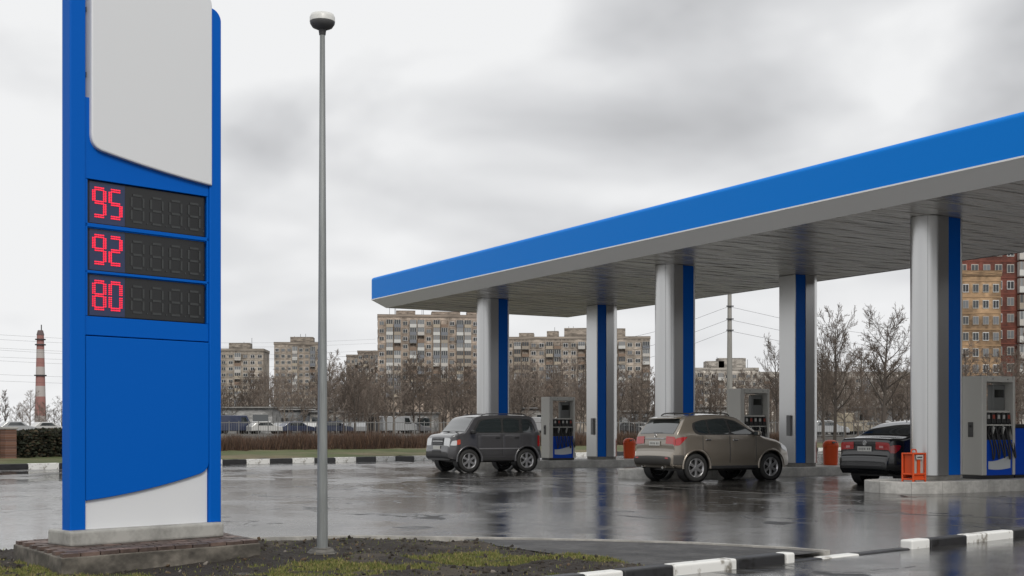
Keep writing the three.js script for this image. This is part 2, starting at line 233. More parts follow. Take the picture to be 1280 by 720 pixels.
{ // canopy
  const x0 = -2.2, x1 = 6.93, z0 = -25.6, z1 = 10, bot = 6.43, top = 7.27, cx = (x0 + x1) / 2, cz = (z0 + z1) / 2;
  const o = thing('fuel_canopy', 'large flat petrol station canopy with blue fascia and silver slatted soffit', 'canopy', stationAt, TURN);
  // blue fascia: a band with a rounded upper edge, one mesh to each side
  const prof = [[0, bot]]; const r = 0.12; for (let k = 0; k <= 6; k++) { const a = k / 6 * Math.PI / 2; prof.push([-(r - r * Math.cos(a)), top - r + r * Math.sin(a)]); } prof.push([-0.5, top], [-0.5, bot]);
  const band = (len) => { const s = new THREE.Shape(prof.map(([x, y]) => new THREE.Vector2(x, y))), g = new THREE.ExtrudeGeometry(s, { depth: len, bevelEnabled: false }); g.translate(0, 0, -len / 2); return g; };
  const side = (len, x, z, turn, name, mk, mat) => { const m = part(name, mk(len), mat, o); m.position.set(x, 0, z); m.rotation.y = turn; return m; };
  const W = x1 - x0, D = z1 - z0;
  side(D, x0, cz, Math.PI, 'fascia', band, bluePaint); side(D, x1, cz, 0, 'fascia', band, bluePaint);
  side(W - 1.002, cx, z0, Math.PI / 2, 'fascia', band, bluePaint); side(W - 1.002, cx, z1, -Math.PI / 2, 'fascia', band, bluePaint);
  // pale trim line and silver chamfer below it
  const trim = (len) => box(0.10, 0.035, len, -0.04, bot - 0.0195, 0);
  side(D + 0.02, x0, cz, Math.PI, 'trim', trim, whitePanel); side(D + 0.02, x1, cz, 0, 'trim', trim, whitePanel); side(W - 0.2, cx, z0, Math.PI / 2, 'trim', trim, whitePanel); side(W - 0.2, cx, z1, -Math.PI / 2, 'trim', trim, whitePanel);
  const y2 = bot - 0.038, cham = 0.42;
  const ring = (ax, az, bx, bz) => { const g = new THREE.BufferGeometry(); const A = [ax[0], y2, ax[1]], B = [az[0], y2, az[1]], C = [bz[0], SOFFIT, bz[1]], Dd = [bx[0], SOFFIT, bx[1]]; g.setAttribute('position', new THREE.Float32BufferAttribute([...A, ...B, ...C, ...A, ...C, ...Dd], 3)); g.setAttribute('uv', new THREE.Float32BufferAttribute([0, 0, 1, 0, 1, 1, 0, 0, 1, 1, 0, 1], 2)); g.computeVertexNormals(); return g; };
  const i0 = x0 + cham, i1 = x1 - cham, j0 = z0 + cham, j1 = z1 - cham;
  const chamMat = std([0.86, 0.86, 0.85], 0.4, 0.0);
  part('soffit_edge', ring([x0, z1], [x0, z0], [i0, j1], [i0, j0]), chamMat, o); part('soffit_edge', ring([x0, z0], [x1, z0], [i0, j0], [i1, j0]), chamMat, o);
  part('soffit_edge', ring([x1, z0], [x1, z1], [i1, j0], [i1, j1]), chamMat, o); part('soffit_edge', ring([x1, z1], [x0, z1], [i1, j1], [i0, j1]), chamMat, o);
  part('roof', box(W - 1.02, 0.06, D - 1.02, cx, top - 0.3, cz), darkMetal, o);
  part('ceiling_board', box(i1 - i0 - 0.02, 0.03, j1 - j0 - 0.02, cx, SOFFIT + 0.06, cz), darkMetal, o);
  // soffit slats, each a long thin metal plank with its own slight sag and tilt
  const rnd = mulberry(31), n = 168, step = (j1 - j0) / n;
  const variants = [0, 1, 2].map((v) => { const L = i1 - i0 - 0.006, seg = 16, g = new THREE.BoxGeometry(L, 0.02, step - 0.014, seg, 1, 2), p = g.attributes.position; for (let i = 0; i < p.count; i++) { const x = p.getX(i), z = p.getZ(i); p.setY(i, p.getY(i) + 0.007 * Math.sin(x * (1.3 + v * 0.5) + v * 2) + 0.004 * Math.sin(x * 3.7 + v) + 0.005 * (1 - Math.abs(z) / step * 2)); } g.computeVertexNormals(); return g; });
  for (let k = 0; k < n; k++) { const m = part('soffit_slat', variants[k % 3], slatMats[Math.floor(rnd() * 3)], o); m.position.set(cx, SOFFIT + 0.016 + rnd() * 0.006, j0 + (k + 0.5) * step); m.rotation.x = (rnd() - 0.5) * 0.028; if (rnd() < 0.5) m.rotation.y = Math.PI; }
}
// columns: D-shaped, rounded nose outwards, a blue strip on either side
{
  const r = 0.352, flat = 0.294, strip = 0.396, edge = 0.045, H = SOFFIT - ISLAND - 0.11;
  const noseShape = () => { const s = new THREE.Shape(); s.moveTo(flat, -r); s.lineTo(0, -r); s.absarc(0, 0, r, -Math.PI / 2, Math.PI / 2, true); s.lineTo(flat, r); s.closePath(); return s; };
  const up = (shape, h, y) => { const g = new THREE.ExtrudeGeometry(shape, { depth: h, bevelEnabled: false, curveSegments: 28 }); g.rotateX(-Math.PI / 2); g.translate(0, y, 0); return g; };
  const nose = up(noseShape(), H, ISLAND + 0.11);
  const stripG = rbox(strip - 0.006, H, 2 * r - 0.03, 0.01, flat + strip / 2, ISLAND + 0.11 + H / 2, 0);
  const backG = rbox(edge, H, 2 * r, 0.012, flat + strip + edge / 2, ISLAND + 0.11 + H / 2, 0);
  const foot = (() => { const s = new THREE.Shape(); const q = r - 0.03; s.moveTo(flat + strip + edge - 0.02, -q); s.lineTo(0, -q); s.absarc(0, 0, q, -Math.PI / 2, Math.PI / 2, true); s.lineTo(flat + strip + edge - 0.02, q); s.closePath(); return up(s, 0.11, ISLAND); })();
  const footMat = std([0.2, 0.195, 0.185], 0.7, 0, { map: softTex });
  const box1 = box(0.1, 0.5, 0.02);
  const names = [['front column beside the orange rack at the near island', 'back column of the near island, at the right edge'], ['front column behind the bronze SUV', 'back column right of the middle pump, with grime low on its end face'], ['front column behind the grey SUV', 'back column right of the far pump']];
  ROWS.forEach((z, i) => [0, BACK].forEach((x, j) => {
    const o = thing('canopy_column', 'rounded silver ' + names[i][j] + ', with blue side strip', 'column', st(x, z), TURN + (j ? Math.PI : 0), 'columns carrying the canopy');
    part('column_shell', nose, silverPaint, o); part('blue_strip', stripG, stripBlue, o); part('end_panel', backG, silverPaint, o); part('foot', foot, footMat, o);
    const seam = part('seam', box(0.006, H, 0.004), darkMetal, o); { const a = 2.35; seam.position.set(r * Math.cos(a) * 1.001, ISLAND + 0.11 + H / 2, r * Math.sin(a) * 1.001); seam.rotation.y = -a + Math.PI / 2; }
    const seam2 = part('seam', box(0.006, H, 0.004), darkMetal, o); { const a = -2.35; seam2.position.set(r * Math.cos(a) * 1.001, ISLAND + 0.11 + H / 2, r * Math.sin(a) * 1.001); seam2.rotation.y = -a + Math.PI / 2; }
    if (j) { const m = part('electrical_box', rbox(0.07, 0.62, 0.16, 0.015), std([0.22, 0.22, 0.22], 0.5, 0.3), o); m.position.set(flat + strip + edge + 0.032, ISLAND + 1.25, -0.12); }
  }));
}
// pump islands: raised concrete with rounded ends, kerb stones round the edge
ROWS.forEach((z, i) => {
  const o = thing('pump_island', ['near', 'middle', 'far'][i] + ' raised concrete pump island with rounded ends', 'island', st(0, z), TURN, 'pump islands under the canopy');
  const hw = 0.95, xa = -1.5, xb = 6.75, rr = 0.93;
  const outline = (q) => { const s = new THREE.Shape(), h = hw - q, a = xa + q, b = xb - q, r = rr - q; s.moveTo(a + r, -h); s.lineTo(b - r, -h); s.absarc(b - r, -h + r, r, -Math.PI / 2, 0, false); s.absarc(b - r, h - r, r, 0, Math.PI / 2, false); s.lineTo(a + r, h); s.absarc(a + r, h - r, r, Math.PI / 2, Math.PI, false); s.absarc(a + r, -h + r, r, Math.PI, Math.PI * 1.5, false); return s; };
  const top = new THREE.ExtrudeGeometry(outline(0.16), { depth: ISLAND + 0.05, bevelEnabled: false }); top.rotateX(-Math.PI / 2); top.translate(0, -0.056, 0);
  part('island_top', metreUV(top), concreteKerb, o);
  const ptsO = outline(0).getSpacedPoints(130), ptsI = outline(0.158).getSpacedPoints(130);
  for (let k = 0; k < 26; k++) { // each kerb stone its own wedge
    const s = new THREE.Shape([...ptsO.slice(k * 5, k * 5 + 6), ...ptsI.slice(k * 5, k * 5 + 6).reverse()].map((p, q, all) => { const c = all.reduce((m, v) => m.add(v), new THREE.Vector2()).multiplyScalar(1 / 12); return p.clone().lerp(c, 0.01); }));
    const g = new THREE.ExtrudeGeometry(s, { depth: ISLAND + 0.04, bevelEnabled: true, bevelThickness: 0.012, bevelSize: 0.012, bevelOffset: -0.012, bevelSegments: 1 }); g.rotateX(-Math.PI / 2); g.translate(0, -0.05, 0);
    part('kerb_stone', metreUV(g), concreteKerb, o);
  }
});
// fuel pumps
const pumpSteel = std([0.50, 0.49, 0.455], 0.5, 0.1);
const pumpBlue = phys([0.001, 0.060, 0.46], 0.4, 0, { specularIntensity: 0.5 });
const nozzleMats = [std([0.02, 0.02, 0.02], 0.5), std([0.42, 0.42, 0.40], 0.5), std([0.30, 0.05, 0.03], 0.5)];
function fuelPump(x0, z, label) {
  const L = 1.12, D = 0.6, H = 2.34, o = thing('fuel_pump', label, 'fuel pump', st(x0 + L / 2, z, ISLAND), TURN, 'fuel pumps on the islands');
  part('base', box(L - 0.04, 0.08, D - 0.06, 0, 0.04, 0), blackPlastic, o);
  part('end_panel', rbox(0.16, H - 0.08, D, 0.02, -L / 2 + 0.08, 0.08 + (H - 0.08) / 2, 0), pumpSteel, o);
  part('end_panel', rbox(0.07, H - 0.08, D, 0.015, L / 2 - 0.035, 0.08 + (H - 0.08) / 2, 0), pumpSteel, o);
  part('top_beam', rbox(L - 0.235, 0.14, D - 0.01, 0.015, 0.045, H - 0.07, 0), pumpSteel, o);
  const inner = L - 0.24, cx = 0.045;
  part('cabinet', box(inner, 0.80, D - 0.07, cx, 0.08 + 0.40, 0), pumpBlue, o);
  part('nozzle_bay', box(inner, 0.62, D - 0.24, cx, 0.885 + 0.31, 0), blackPlastic, o);
  part('shelf', box(inner, 0.03, D - 0.1, cx, 1.222, 0), pumpSteel, o);
  part('meter_head', rbox(0.42, 0.62, 0.16, 0.02, inner / 2 + cx - 0.215, 1.52 + 0.325, 0), std([0.16, 0.165, 0.16], 0.4, 0.2), o);
  part('display', box(0.30, 0.18, 0.012, inner / 2 + cx - 0.215, 1.95, 0.085), phys([0.02, 0.022, 0.02], 0.12, 0, {}), o);
  part('cross_rail', box(inner, 0.045, 0.06, cx, 1.53, D / 2 - 0.12), pumpSteel, o); part('cross_rail', box(inner, 0.045, 0.06, cx, 1.53, -D / 2 + 0.12), pumpSteel, o);
  const sticker = new THREE.Shape(); sticker.moveTo(-0.36, -0.14); sticker.bezierCurveTo(-0.1, -0.17, 0.1, -0.16, 0.38, -0.12); sticker.lineTo(0.38, 0.17); sticker.bezierCurveTo(0.1, 0.10, -0.1, 0.02, -0.36, 0.04); sticker.closePath();
  for (const s of [-1, 1]) {
    const d = part('decal', new THREE.ExtrudeGeometry(sticker, { depth: 0.004, bevelEnabled: false }), std([0.52, 0.54, 0.55], 0.5), o); d.position.set(cx, 0.36, s * (D / 2 - 0.034)); if (s < 0) d.rotation.y = Math.PI;
    for (let k = 0; k < 5; k++) {
      const x = cx - inner / 2 + 0.12 + k * (inner - 0.2) / 4, zz = s * (D / 2 - 0.105);
      const holster = part('holster', rbox(0.10, 0.26, 0.09, 0.02, x, 1.38, zz), nozzleMats[0], o); holster.userData.label = undefined; delete holster.userData.label;
      const tag = part('grade_tag', box(0.07, 0.09, 0.012, x, 1.41, zz + s * 0.05), nozzleMats[(k * 2 + 1) % 3 === 0 ? 2 : 1], o);
      const gun = merge([(() => { const g = rbox(0.055, 0.20, 0.06, 0.02); g.rotateX(s * 0.35); g.translate(x, 1.09, zz + s * 0.02); return g; })(), (() => { const g = new THREE.CylinderGeometry(0.012, 0.016, 0.2, 8); g.rotateX(-s * 0.7); g.translate(x, 1.23, zz - s * 0.0); return g; })()]);
      part('nozzle', gun, nozzleMats[k % 2 ? 1 : 0], o);
      part('hose', tube([[x, 1.0, zz + s * 0.03], [x + 0.02, 0.72, zz + s * 0.12], [x + 0.06 + 0.02 * k, 0.42 + 0.03 * (k % 3), zz + s * 0.13], [x + 0.12, 0.62, zz + s * 0.12], [x + 0.10, 1.0, zz + s * 0.06], [x + 0.05, 1.5, zz]], 0.018, 26, 6), nozzleMats[0], o);
    }
    part('bolt', (() => { const g = new THREE.CylinderGeometry(0.012, 0.012, 0.012, 8); g.rotateX(Math.PI / 2); g.translate(-0.2, H - 0.07, s * (D / 2 + 0.0)); return g; })(), darkMetal, o);
    part('bolt', (() => { const g = new THREE.CylinderGeometry(0.012, 0.012, 0.012, 8); g.rotateX(Math.PI / 2); g.translate(0.3, H - 0.07, s * (D / 2 + 0.0)); return g; })(), darkMetal, o);
  }
  const plate = part('lock_plate', rbox(0.02, 0.34, 0.14, 0.008, -L / 2 - 0.006, 1.12, -0.02), std([0.08, 0.078, 0.075], 0.6), o);
  const lock = part('lock', new THREE.CylinderGeometry(0.028, 0.028, 0.03, 12), darkMetal, plate); lock.rotation.z = Math.PI / 2; lock.position.set(-L / 2 - 0.025, 1.2, -0.02);
  return o;
}
fuelPump(1.44, 0.0, 'fuel pump nearest the camera, right of the front column at the right edge');
fuelPump(2.45, ROWS[1], 'fuel pump on the middle island, seen over the bonnet of the bronze SUV');
fuelPump(2.47, ROWS[2], 'fuel pump on the far island, behind the grey SUV');
{ // low blue cabinet behind the near pump
  const o = thing('blue_cabinet', 'low blue cabinet with dark lid right of the nearest pump', 'cabinet', st(3.15, -0.15, ISLAND), TURN);
  part('body', rbox(0.7, 1.1, 0.5, 0.03, 0, 0.61, 0), pumpBlue, o); part('plinth', box(0.66, 0.06, 0.46, 0, 0.03, 0), blackPlastic, o); part('lid', rbox(0.76, 0.09, 0.56, 0.02, 0, 1.205, 0), blackPlastic, o); part('handle', rbox(0.16, 0.03, 0.03, 0.01, 0.05, 0.95, 0.262), darkMetal, o);
}
// orange bins
const orangePlastic = phys([0.60, 0.075, 0.016], 0.42, 0, { specularIntensity: 0.6 });
function bin(x, z, label) {
  const o = thing('litter_bin', label, 'bin', st(x, z, ISLAND), TURN, 'orange bins on the islands');
  const pts = [[0.0, 0.02], [0.20, 0.02], [0.215, 0.05], [0.235, 0.55], [0.25, 0.62], [0.25, 0.66], [0.225, 0.665], [0.215, 0.60], [0, 0.58]].map(([a, b]) => new THREE.Vector2(a, b));
  part('body', new THREE.LatheGeometry(pts, 28), orangePlastic, o);
  const lid = part('lid', new THREE.LatheGeometry([[0.24, 0.667], [0.235, 0.70], [0.19, 0.765], [0.10, 0.80], [0, 0.81]].map(([a, b]) => new THREE.Vector2(a, b)), 28), orangePlastic, o);
  const flap = part('flap', rbox(0.2, 0.07, 0.02, 0.008), blackPlastic, lid); flap.position.set(-0.03, 0.725, 0.205); flap.rotation.x = -0.5;
  for (const s of [-1, 1]) part('handle', tube([[s * 0.235, 0.58, -0.05], [s * 0.28, 0.60, 0], [s * 0.235, 0.58, 0.05]], 0.012, 12, 6), orangePlastic, o);
  return o;
}
bin(6.12, ROWS[1] + 0.2, 'orange round litter bin beside the back column of the middle island');
bin(6.12, ROWS[2] + 0.2, 'smaller looking red-orange litter bin on the far island, left of the bronze SUV');
{ // orange rack with a bottle inside, standing in front of the near column
  const o = thing('orange_rack', 'orange tubular rack with grey panels and small sign, before the near column', 'rack', st(-0.95, 0.5, ISLAND), TURN);
  const w = 0.36, d = 0.3, h = 0.62, P = [[-w / 2, -d / 2], [w / 2, -d / 2], [w / 2, d / 2], [-w / 2, d / 2]];
  for (const [x, z] of P) part('post', (() => { const g = new THREE.CylinderGeometry(0.024, 0.024, h, 8); g.translate(x, h / 2, z); return g; })(), orangePlastic, o);
  for (const y of [0.05, 0.16, 0.60]) for (let k = 0; k < 4; k++) { const [ax, az] = P[k], [bx, bz] = P[(k + 1) % 4], g = new THREE.CylinderGeometry(0.02, 0.02, Math.hypot(bx - ax, bz - az), 8); g.rotateZ(Math.PI / 2); const m = part('rail', g, orangePlastic, o); m.position.set((ax + bx) / 2, y, (az + bz) / 2); m.rotation.y = -Math.atan2(bz - az, bx - ax); }
  part('side_panel', box(w - 0.05, 0.40, 0.01, 0, 0.38, d / 2 - 0.035), std([0.42, 0.40, 0.37], 0.5, 0.1), o);
  part('side_panel', box(w - 0.05, 0.50, 0.01, 0, 0.33, -d / 2 + 0.03), orangePlastic, o); part('side_panel', box(0.01, 0.50, d - 0.05, w / 2 - 0.03, 0.33, 0), orangePlastic, o);
  part('kick_plate', box(w - 0.05, 0.10, 0.012, 0, 0.105, d / 2 - 0.02), orangePlastic, o);
  part('side_panel', box(0.01, 0.40, d - 0.05, -w / 2 + 0.03, 0.38, 0), orangePlastic, o);
  part('centre_bar', box(0.09, 0.38, 0.02, 0.0, 0.36, d / 2 - 0.018), orangePlastic, o);
  part('floor_plate', box(w - 0.03, 0.012, d - 0.03, 0, 0.05, 0), orangePlastic, o);
  const sign = part('sign_plate', box(0.2, 0.09, 0.008, 0.0, 0.525, d / 2 + 0.012), std([0.5, 0.49, 0.47], 0.5), o); part('mark', box(0.15, 0.03, 0.003, 0, 0.525, d / 2 + 0.018), std([0.06, 0.06, 0.06], 0.6), sign);
  part('top_plate', box(w - 0.03, 0.02, d - 0.03, 0, 0.60, 0), orangePlastic, o);
  part('handle', tube([[-0.08, 0.6, 0], [-0.06, 0.68, 0], [0.06, 0.68, 0], [0.08, 0.6, 0]], 0.014, 16, 6), orangePlastic, o);
}

const darkPane = phys([0.012, 0.014, 0.016], 0.08, 0, {}), carDark = () => darkPane;
{ // the station's shop, beyond the right edge of the view: it is what the columns' right-hand sides mirror
  const o = thing('station_shop', 'long dark brick shop building beyond the right end of the canopy', 'building', new THREE.Vector3(40, 0, -24), -Math.PI / 2 + 0.2), brickMat = std([0.11, 0.085, 0.07], 0.85, 0, { map: stainTex });
  part('wall', box(34, 9, 12, 0, 4.5, -6), brickMat, o); part('parapet', box(34.6, 0.7, 12.6, 0, 9.36, -6), darkMetal, o);
  for (let k = 0; k < 9; k++) { const x = -15 + k * 3.75; part(k === 4 ? 'door' : 'window', box(2.4, k === 4 ? 2.5 : 1.9, 0.12, x, k === 4 ? 1.27 : 1.75, 0.03), carDark(), o); part('window', box(1.6, 1.6, 0.12, x, 6.2, 0.03), carDark(), o); }
}
// ------------------------------------------------------------------ price sign on its slab
const SLAB = 0.22;
{
  const F = [-4.13, 11.74], R = [-2.62, 13.33], Lc = [-5.14, 13.2], B = [R[0] + Lc[0] - F[0] + 0.1, R[1] + Lc[1] - F[1]];
  const o = thing('paved_slab', 'low concrete slab with reddish pavers under the price sign', 'slab', new THREE.Vector3(F[0], 0, -F[1]));
  const rel = ([x, d]) => new THREE.Vector2(x - F[0], d - F[1]), quad = [F, R, B, Lc].map(rel);
  const g = new THREE.ExtrudeGeometry(new THREE.Shape(quad), { depth: SLAB - 0.02, bevelEnabled: true, bevelSize: 0.012, bevelThickness: 0.012, bevelOffset: -0.012, bevelSegments: 2 }); g.rotateX(-Math.PI / 2); g.translate(0, -0.035, 0);
  part('base', metreUV(g), std([0.25, 0.225, 0.19], 0.85, 0, { map: stainTex, bumpMap: grainTex, bumpScale: 0.008 }), o);
  const bil = (u, v) => quad[0].clone().multiplyScalar((1 - u) * (1 - v)).add(quad[1].clone().multiplyScalar(u * (1 - v))).add(quad[2].clone().multiplyScalar(u * v)).add(quad[3].clone().multiplyScalar((1 - u) * v));
  const nu = 11, nv = 13, rnd = mulberry(8), mats = [[0.20, 0.135, 0.11], [0.185, 0.125, 0.105], [0.23, 0.155, 0.128], [0.17, 0.125, 0.108]].map((c) => std(c, 0.62, 0, { map: stainTex, bumpMap: grainTex, bumpScale: 0.003 }));
  for (let j = 0; j < nv; j++) for (let i = 0; i < nu; i++) {
    const off = (j % 2) * 0.5, u0 = clamp((i + off) / nu, 0.008, 0.992), u1 = clamp((i + 1 + off) / nu - 0.006, 0.008, 0.992), v0 = clamp(j / nv, 0.01, 0.99), v1 = clamp((j + 1) / nv - 0.008, 0.01, 0.99); if (u1 - u0 < 0.02) continue;
    const c = [bil(u0, v0), bil(u1, v0), bil(u1, v1), bil(u0, v1)], gg = new THREE.ExtrudeGeometry(new THREE.Shape(c), { depth: 0.035, bevelEnabled: false }); gg.rotateX(-Math.PI / 2); gg.translate(0, SLAB - 0.042 + (rnd() - 0.5) * 0.007, 0);
    part('paver', metreUV(gg), mats[Math.floor(rnd() * 4)], o);
  }
}
{
  const turn = Math.PI / 2 - 44 * Math.PI / 180, o = thing('price_sign', 'tall blue petrol price sign with blank white panel and red lit numbers', 'sign', new THREE.Vector3(-4.345, 0, -12.57), turn);
  const Wd = 1.73, D = 0.15, BOT = 0.36, TOP = 5.88;
  const signBlue = phys([0.0, 0.100, 0.47], 0.45, 0, { specularIntensity: 0.2 });
  const signWhite = std([0.655, 0.67, 0.69], 0.45);
  part('plinth', (() => { const g = rbox(Wd + 0.02, 0.16, 0.5, 0.03, Wd / 2 - 0.02, SLAB + 0.066, -0.16); return metreUV(g); })(), std([0.37, 0.37, 0.355], 0.75, 0, { map: softTex, bumpMap: grainTex, bumpScale: 0.004 }), o);
  const ext = (pts, depth, z, bevel = 0.006) => { const g = new THREE.ExtrudeGeometry(pts, { depth, bevelEnabled: bevel > 0, bevelSize: bevel, bevelThickness: bevel, bevelOffset: -bevel, bevelSegments: 2, curveSegments: 14 }); g.translate(0, 0, z); return g; };
  const post = (x0, x1, mirror) => { const s = new THREE.Shape(), r = 0.13; if (mirror) { s.moveTo(x0, BOT); s.lineTo(x1, BOT); s.lineTo(x1, TOP - r); s.absarc(x1 - r, TOP - r, r, 0, Math.PI / 2, false); s.lineTo(x0, TOP); } else { s.moveTo(x1, BOT); s.lineTo(x1, TOP); s.lineTo(x0 + r, TOP); s.absarc(x0 + r, TOP - r, r, Math.PI / 2, Math.PI, false); s.lineTo(x0, BOT); } s.closePath(); return s; };
  part('side_post', ext(post(0, 0.166, false), D, -D, 0.012), signBlue, o); part('side_post', ext(post(1.585, Wd, true), D, -D, 0.012), signBlue, o);
  // blue backing between the posts, with the display housing
  part('backing', box(1.415, 4.67 - BOT - 0.01, D - 0.09, 0.166 + 1.419 / 2, (4.67 + BOT) / 2, -D + 0.034), signBlue, o);
  const row = [[3.42, 3.845], [2.95, 3.37], [2.495, 2.91]], xa = 0.2, xb = 1.558, xg = 0.618;
  // front plates: frame bars round the displays
  const bar = (x0, x1, y0, y1, z = 0.0, nm = 'front_plate') => part(nm, rbox(x1 - x0, y1 - y0, 0.022, 0.004, (x0 + x1) / 2, (y0 + y1) / 2, z - 0.018), signBlue, o);
  bar(0.168, 1.583, 2.30, 2.487); bar(0.168, 1.583, 3.853, 4.66); bar(0.168, 1.583, 2.917, 2.944); bar(0.168, 1.583, 3.376, 3.414); bar(0.168, xa - 0.006, 2.49, 3.85); bar(xb + 0.004, 1.583, 2.49, 3.85);
  const ledMat = new THREE.MeshStandardMaterial({ color: lin(0.25, 0.01, 0.02), roughness: 0.4, emissive: lin(1.0, 0.022, 0.06), emissiveIntensity: 1.0 });
  const gradeMat = phys([0.018, 0.03, 0.085], 0.28, 0, {}), deadMat = phys([0.011, 0.0115, 0.012], 0.3, 0, {}), deadSeg = std([0.042, 0.045, 0.046], 0.6), housing = std([0.012, 0.014, 0.022], 0.5);
  const SEG = { a: [[0.12, 1], [0.88, 1]], b: [[1, 0.92], [1, 0.56]], c: [[1, 0.44], [1, 0.08]], d: [[0.12, 0], [0.88, 0]], e: [[0, 0.44], [0, 0.08]], f: [[0, 0.92], [0, 0.56]], g: [[0.14, 0.5], [0.86, 0.5]] };
  const LIT = { 9: 'abcdfg', 5: 'acdfg', 2: 'abdeg', 8: 'abcdefg', 0: 'abcdef' };
  const dot = new THREE.CylinderGeometry(0.0073, 0.0073, 0.008, 6); dot.rotateX(Math.PI / 2);
  const ledDigit = (ch, x, y, w, h) => { const gs = []; for (const k of LIT[ch]) { const [[ax, ay], [bx, by]] = SEG[k], l = Math.hypot((bx - ax) * w, (by - ay) * h), n = Math.max(3, Math.round(l / 0.0175)), nx = -(by - ay) * h / l, ny = (bx - ax) * w / l; for (let i = 0; i <= n; i++) for (const s of [-1, 1]) { const g = dot.clone(); g.translate(x + lerp(ax, bx, i / n) * w + nx * s * 0.0105, y + lerp(ay, by, i / n) * h + ny * s * 0.0105, -0.0355); gs.push(g); } } return merge(gs); };
  const deadDigit = (x, y, w, h) => { const gs = []; for (const k of 'abcdefg') { const [[ax, ay], [bx, by]] = SEG[k], v = Math.abs(by - ay) > 0.1; gs.push(box(v ? 0.022 : (bx - ax) * w, v ? (Math.abs(by - ay)) * h : 0.022, 0.006, x + (ax + bx) / 2 * w, y + (ay + by) / 2 * h, -0.0365)); } gs.push(box(0.014, 0.014, 0.006, x + w + 0.045, y - 0.004, -0.0365)); return merge(gs); };
  row.forEach(([y0, y1], i) => {
    const text = ['95', '92', '80'][i], disp = part('display', box(xb - xa + 0.004, y1 - y0, 0.03, (xa + xb) / 2, (y0 + y1) / 2, -0.062), housing, o, 'price display reading ' + text);
    part('grade_panel', box(xg - xa - 0.03, y1 - y0 - 0.012, 0.008, (xa + 0.03 + xg) / 2, (y0 + y1) / 2, -0.044), gradeMat, disp); part('blank_panel', box(xb - xg - 0.004, y1 - y0 - 0.012, 0.008, (xb + xg) / 2, (y0 + y1) / 2, -0.044), deadMat, disp);
    const h = (y1 - y0) * 0.64, yb = y0 + (y1 - y0) * 0.18;
    [...text].forEach((ch, k) => part('digit', ledDigit(ch, 0.275 + k * 0.178, yb + 0.004, 0.118, h), ledMat, disp, 'lit red ' + ch));
    for (let k = 0; k < 4; k++) part('digit', deadDigit(0.69 + k * 0.222, yb - 0.01, 0.135, h), deadSeg, disp, 'unlit grey digit');
  });
  // lower blue panel with a swept lower edge over a white one
  const low = new THREE.Shape(); low.moveTo(0.172, 0.652); low.bezierCurveTo(0.7, 0.70, 1.15, 0.80, 1.46, 0.885); low.bezierCurveTo(1.545, 0.91, 1.578, 0.95, 1.579, 1.03); low.lineTo(1.579, 2.288); low.lineTo(0.172, 2.288); low.closePath();
  part('lower_panel', ext(low, 0.03, -0.03, 0.006), signBlue, o);
  part('skirt_panel', rbox(1.407, 0.74, 0.02, 0.004, 0.172 + 1.407 / 2, BOT + 0.37, -0.038), signWhite, o);
  // white light box above, swept lower edge, proud of the face
  const wp = new THREE.Shape(); wp.moveTo(0.212, 4.30); wp.bezierCurveTo(0.216, 4.20, 0.25, 4.16, 0.33, 4.14); wp.bezierCurveTo(0.7, 4.07, 1.15, 4.005, 1.60, 3.968); wp.lineTo(1.60, 5.88); wp.bezierCurveTo(1.60, 5.96, 1.56, 6.0, 1.47, 6.015); wp.bezierCurveTo(1.1, 6.06, 0.6, 6.12, 0.212, 6.15); wp.closePath();
  part('light_box', ext(wp, 0.17, -0.145, 0.016), signWhite, o, 'blank white panel with swept lower edge');
  for (const y of [4.9, 5.55]) for (const x of [0.189, 1.592]) part('bracket', box(0.05, 0.05, 0.05, x, y, -0.09), darkMetal, o);
}
// ------------------------------------------------------------------ lamp post
{
  const base = atDepth(403, 13.4, 0.06), o = thing('street_lamp', 'slim grey lamp post with domed head beside the price sign', 'lamp', base), steel = std([0.29, 0.31, 0.315], 0.5, 0.25, { map: softTex });
  part('pole', (() => { const g = new THREE.CylinderGeometry(0.027, 0.058, 5.45, 20); g.translate(0, 2.725, 0); return g; })(), steel, o);
  part('ground_collar', (() => { const g = new THREE.CylinderGeometry(0.10, 0.15, 0.06, 14); const p = g.attributes.position; for (let i = 0; i < p.count; i++) p.setX(i, p.getX(i) * (1 + 0.25 * Math.sin(i * 2.3))); g.translate(0, 0.035, 0); g.computeVertexNormals(); return g; })(), std([0.22, 0.21, 0.19], 0.85, 0, { map: stainTex }), o);
  part('neck', (() => { const g = new THREE.CylinderGeometry(0.045, 0.034, 0.08, 16); g.translate(0, 5.47, 0); return g; })(), darkMetal, o);
  part('lamp_housing', new THREE.LatheGeometry([[0, 5.48], [0.05, 5.485], [0.105, 5.51], [0.128, 5.545], [0.131, 5.565]].map((p) => new THREE.Vector2(...p)), 28), std([0.09, 0.09, 0.092], 0.5), o);
  part('lamp_dome', new THREE.LatheGeometry([[0.132, 5.566], [0.132, 5.61], [0.12, 5.64], [0.07, 5.655], [0, 5.66]].map((p) => new THREE.Vector2(...p)), 28), std([0.62, 0.62, 0.60], 0.35), o);
}
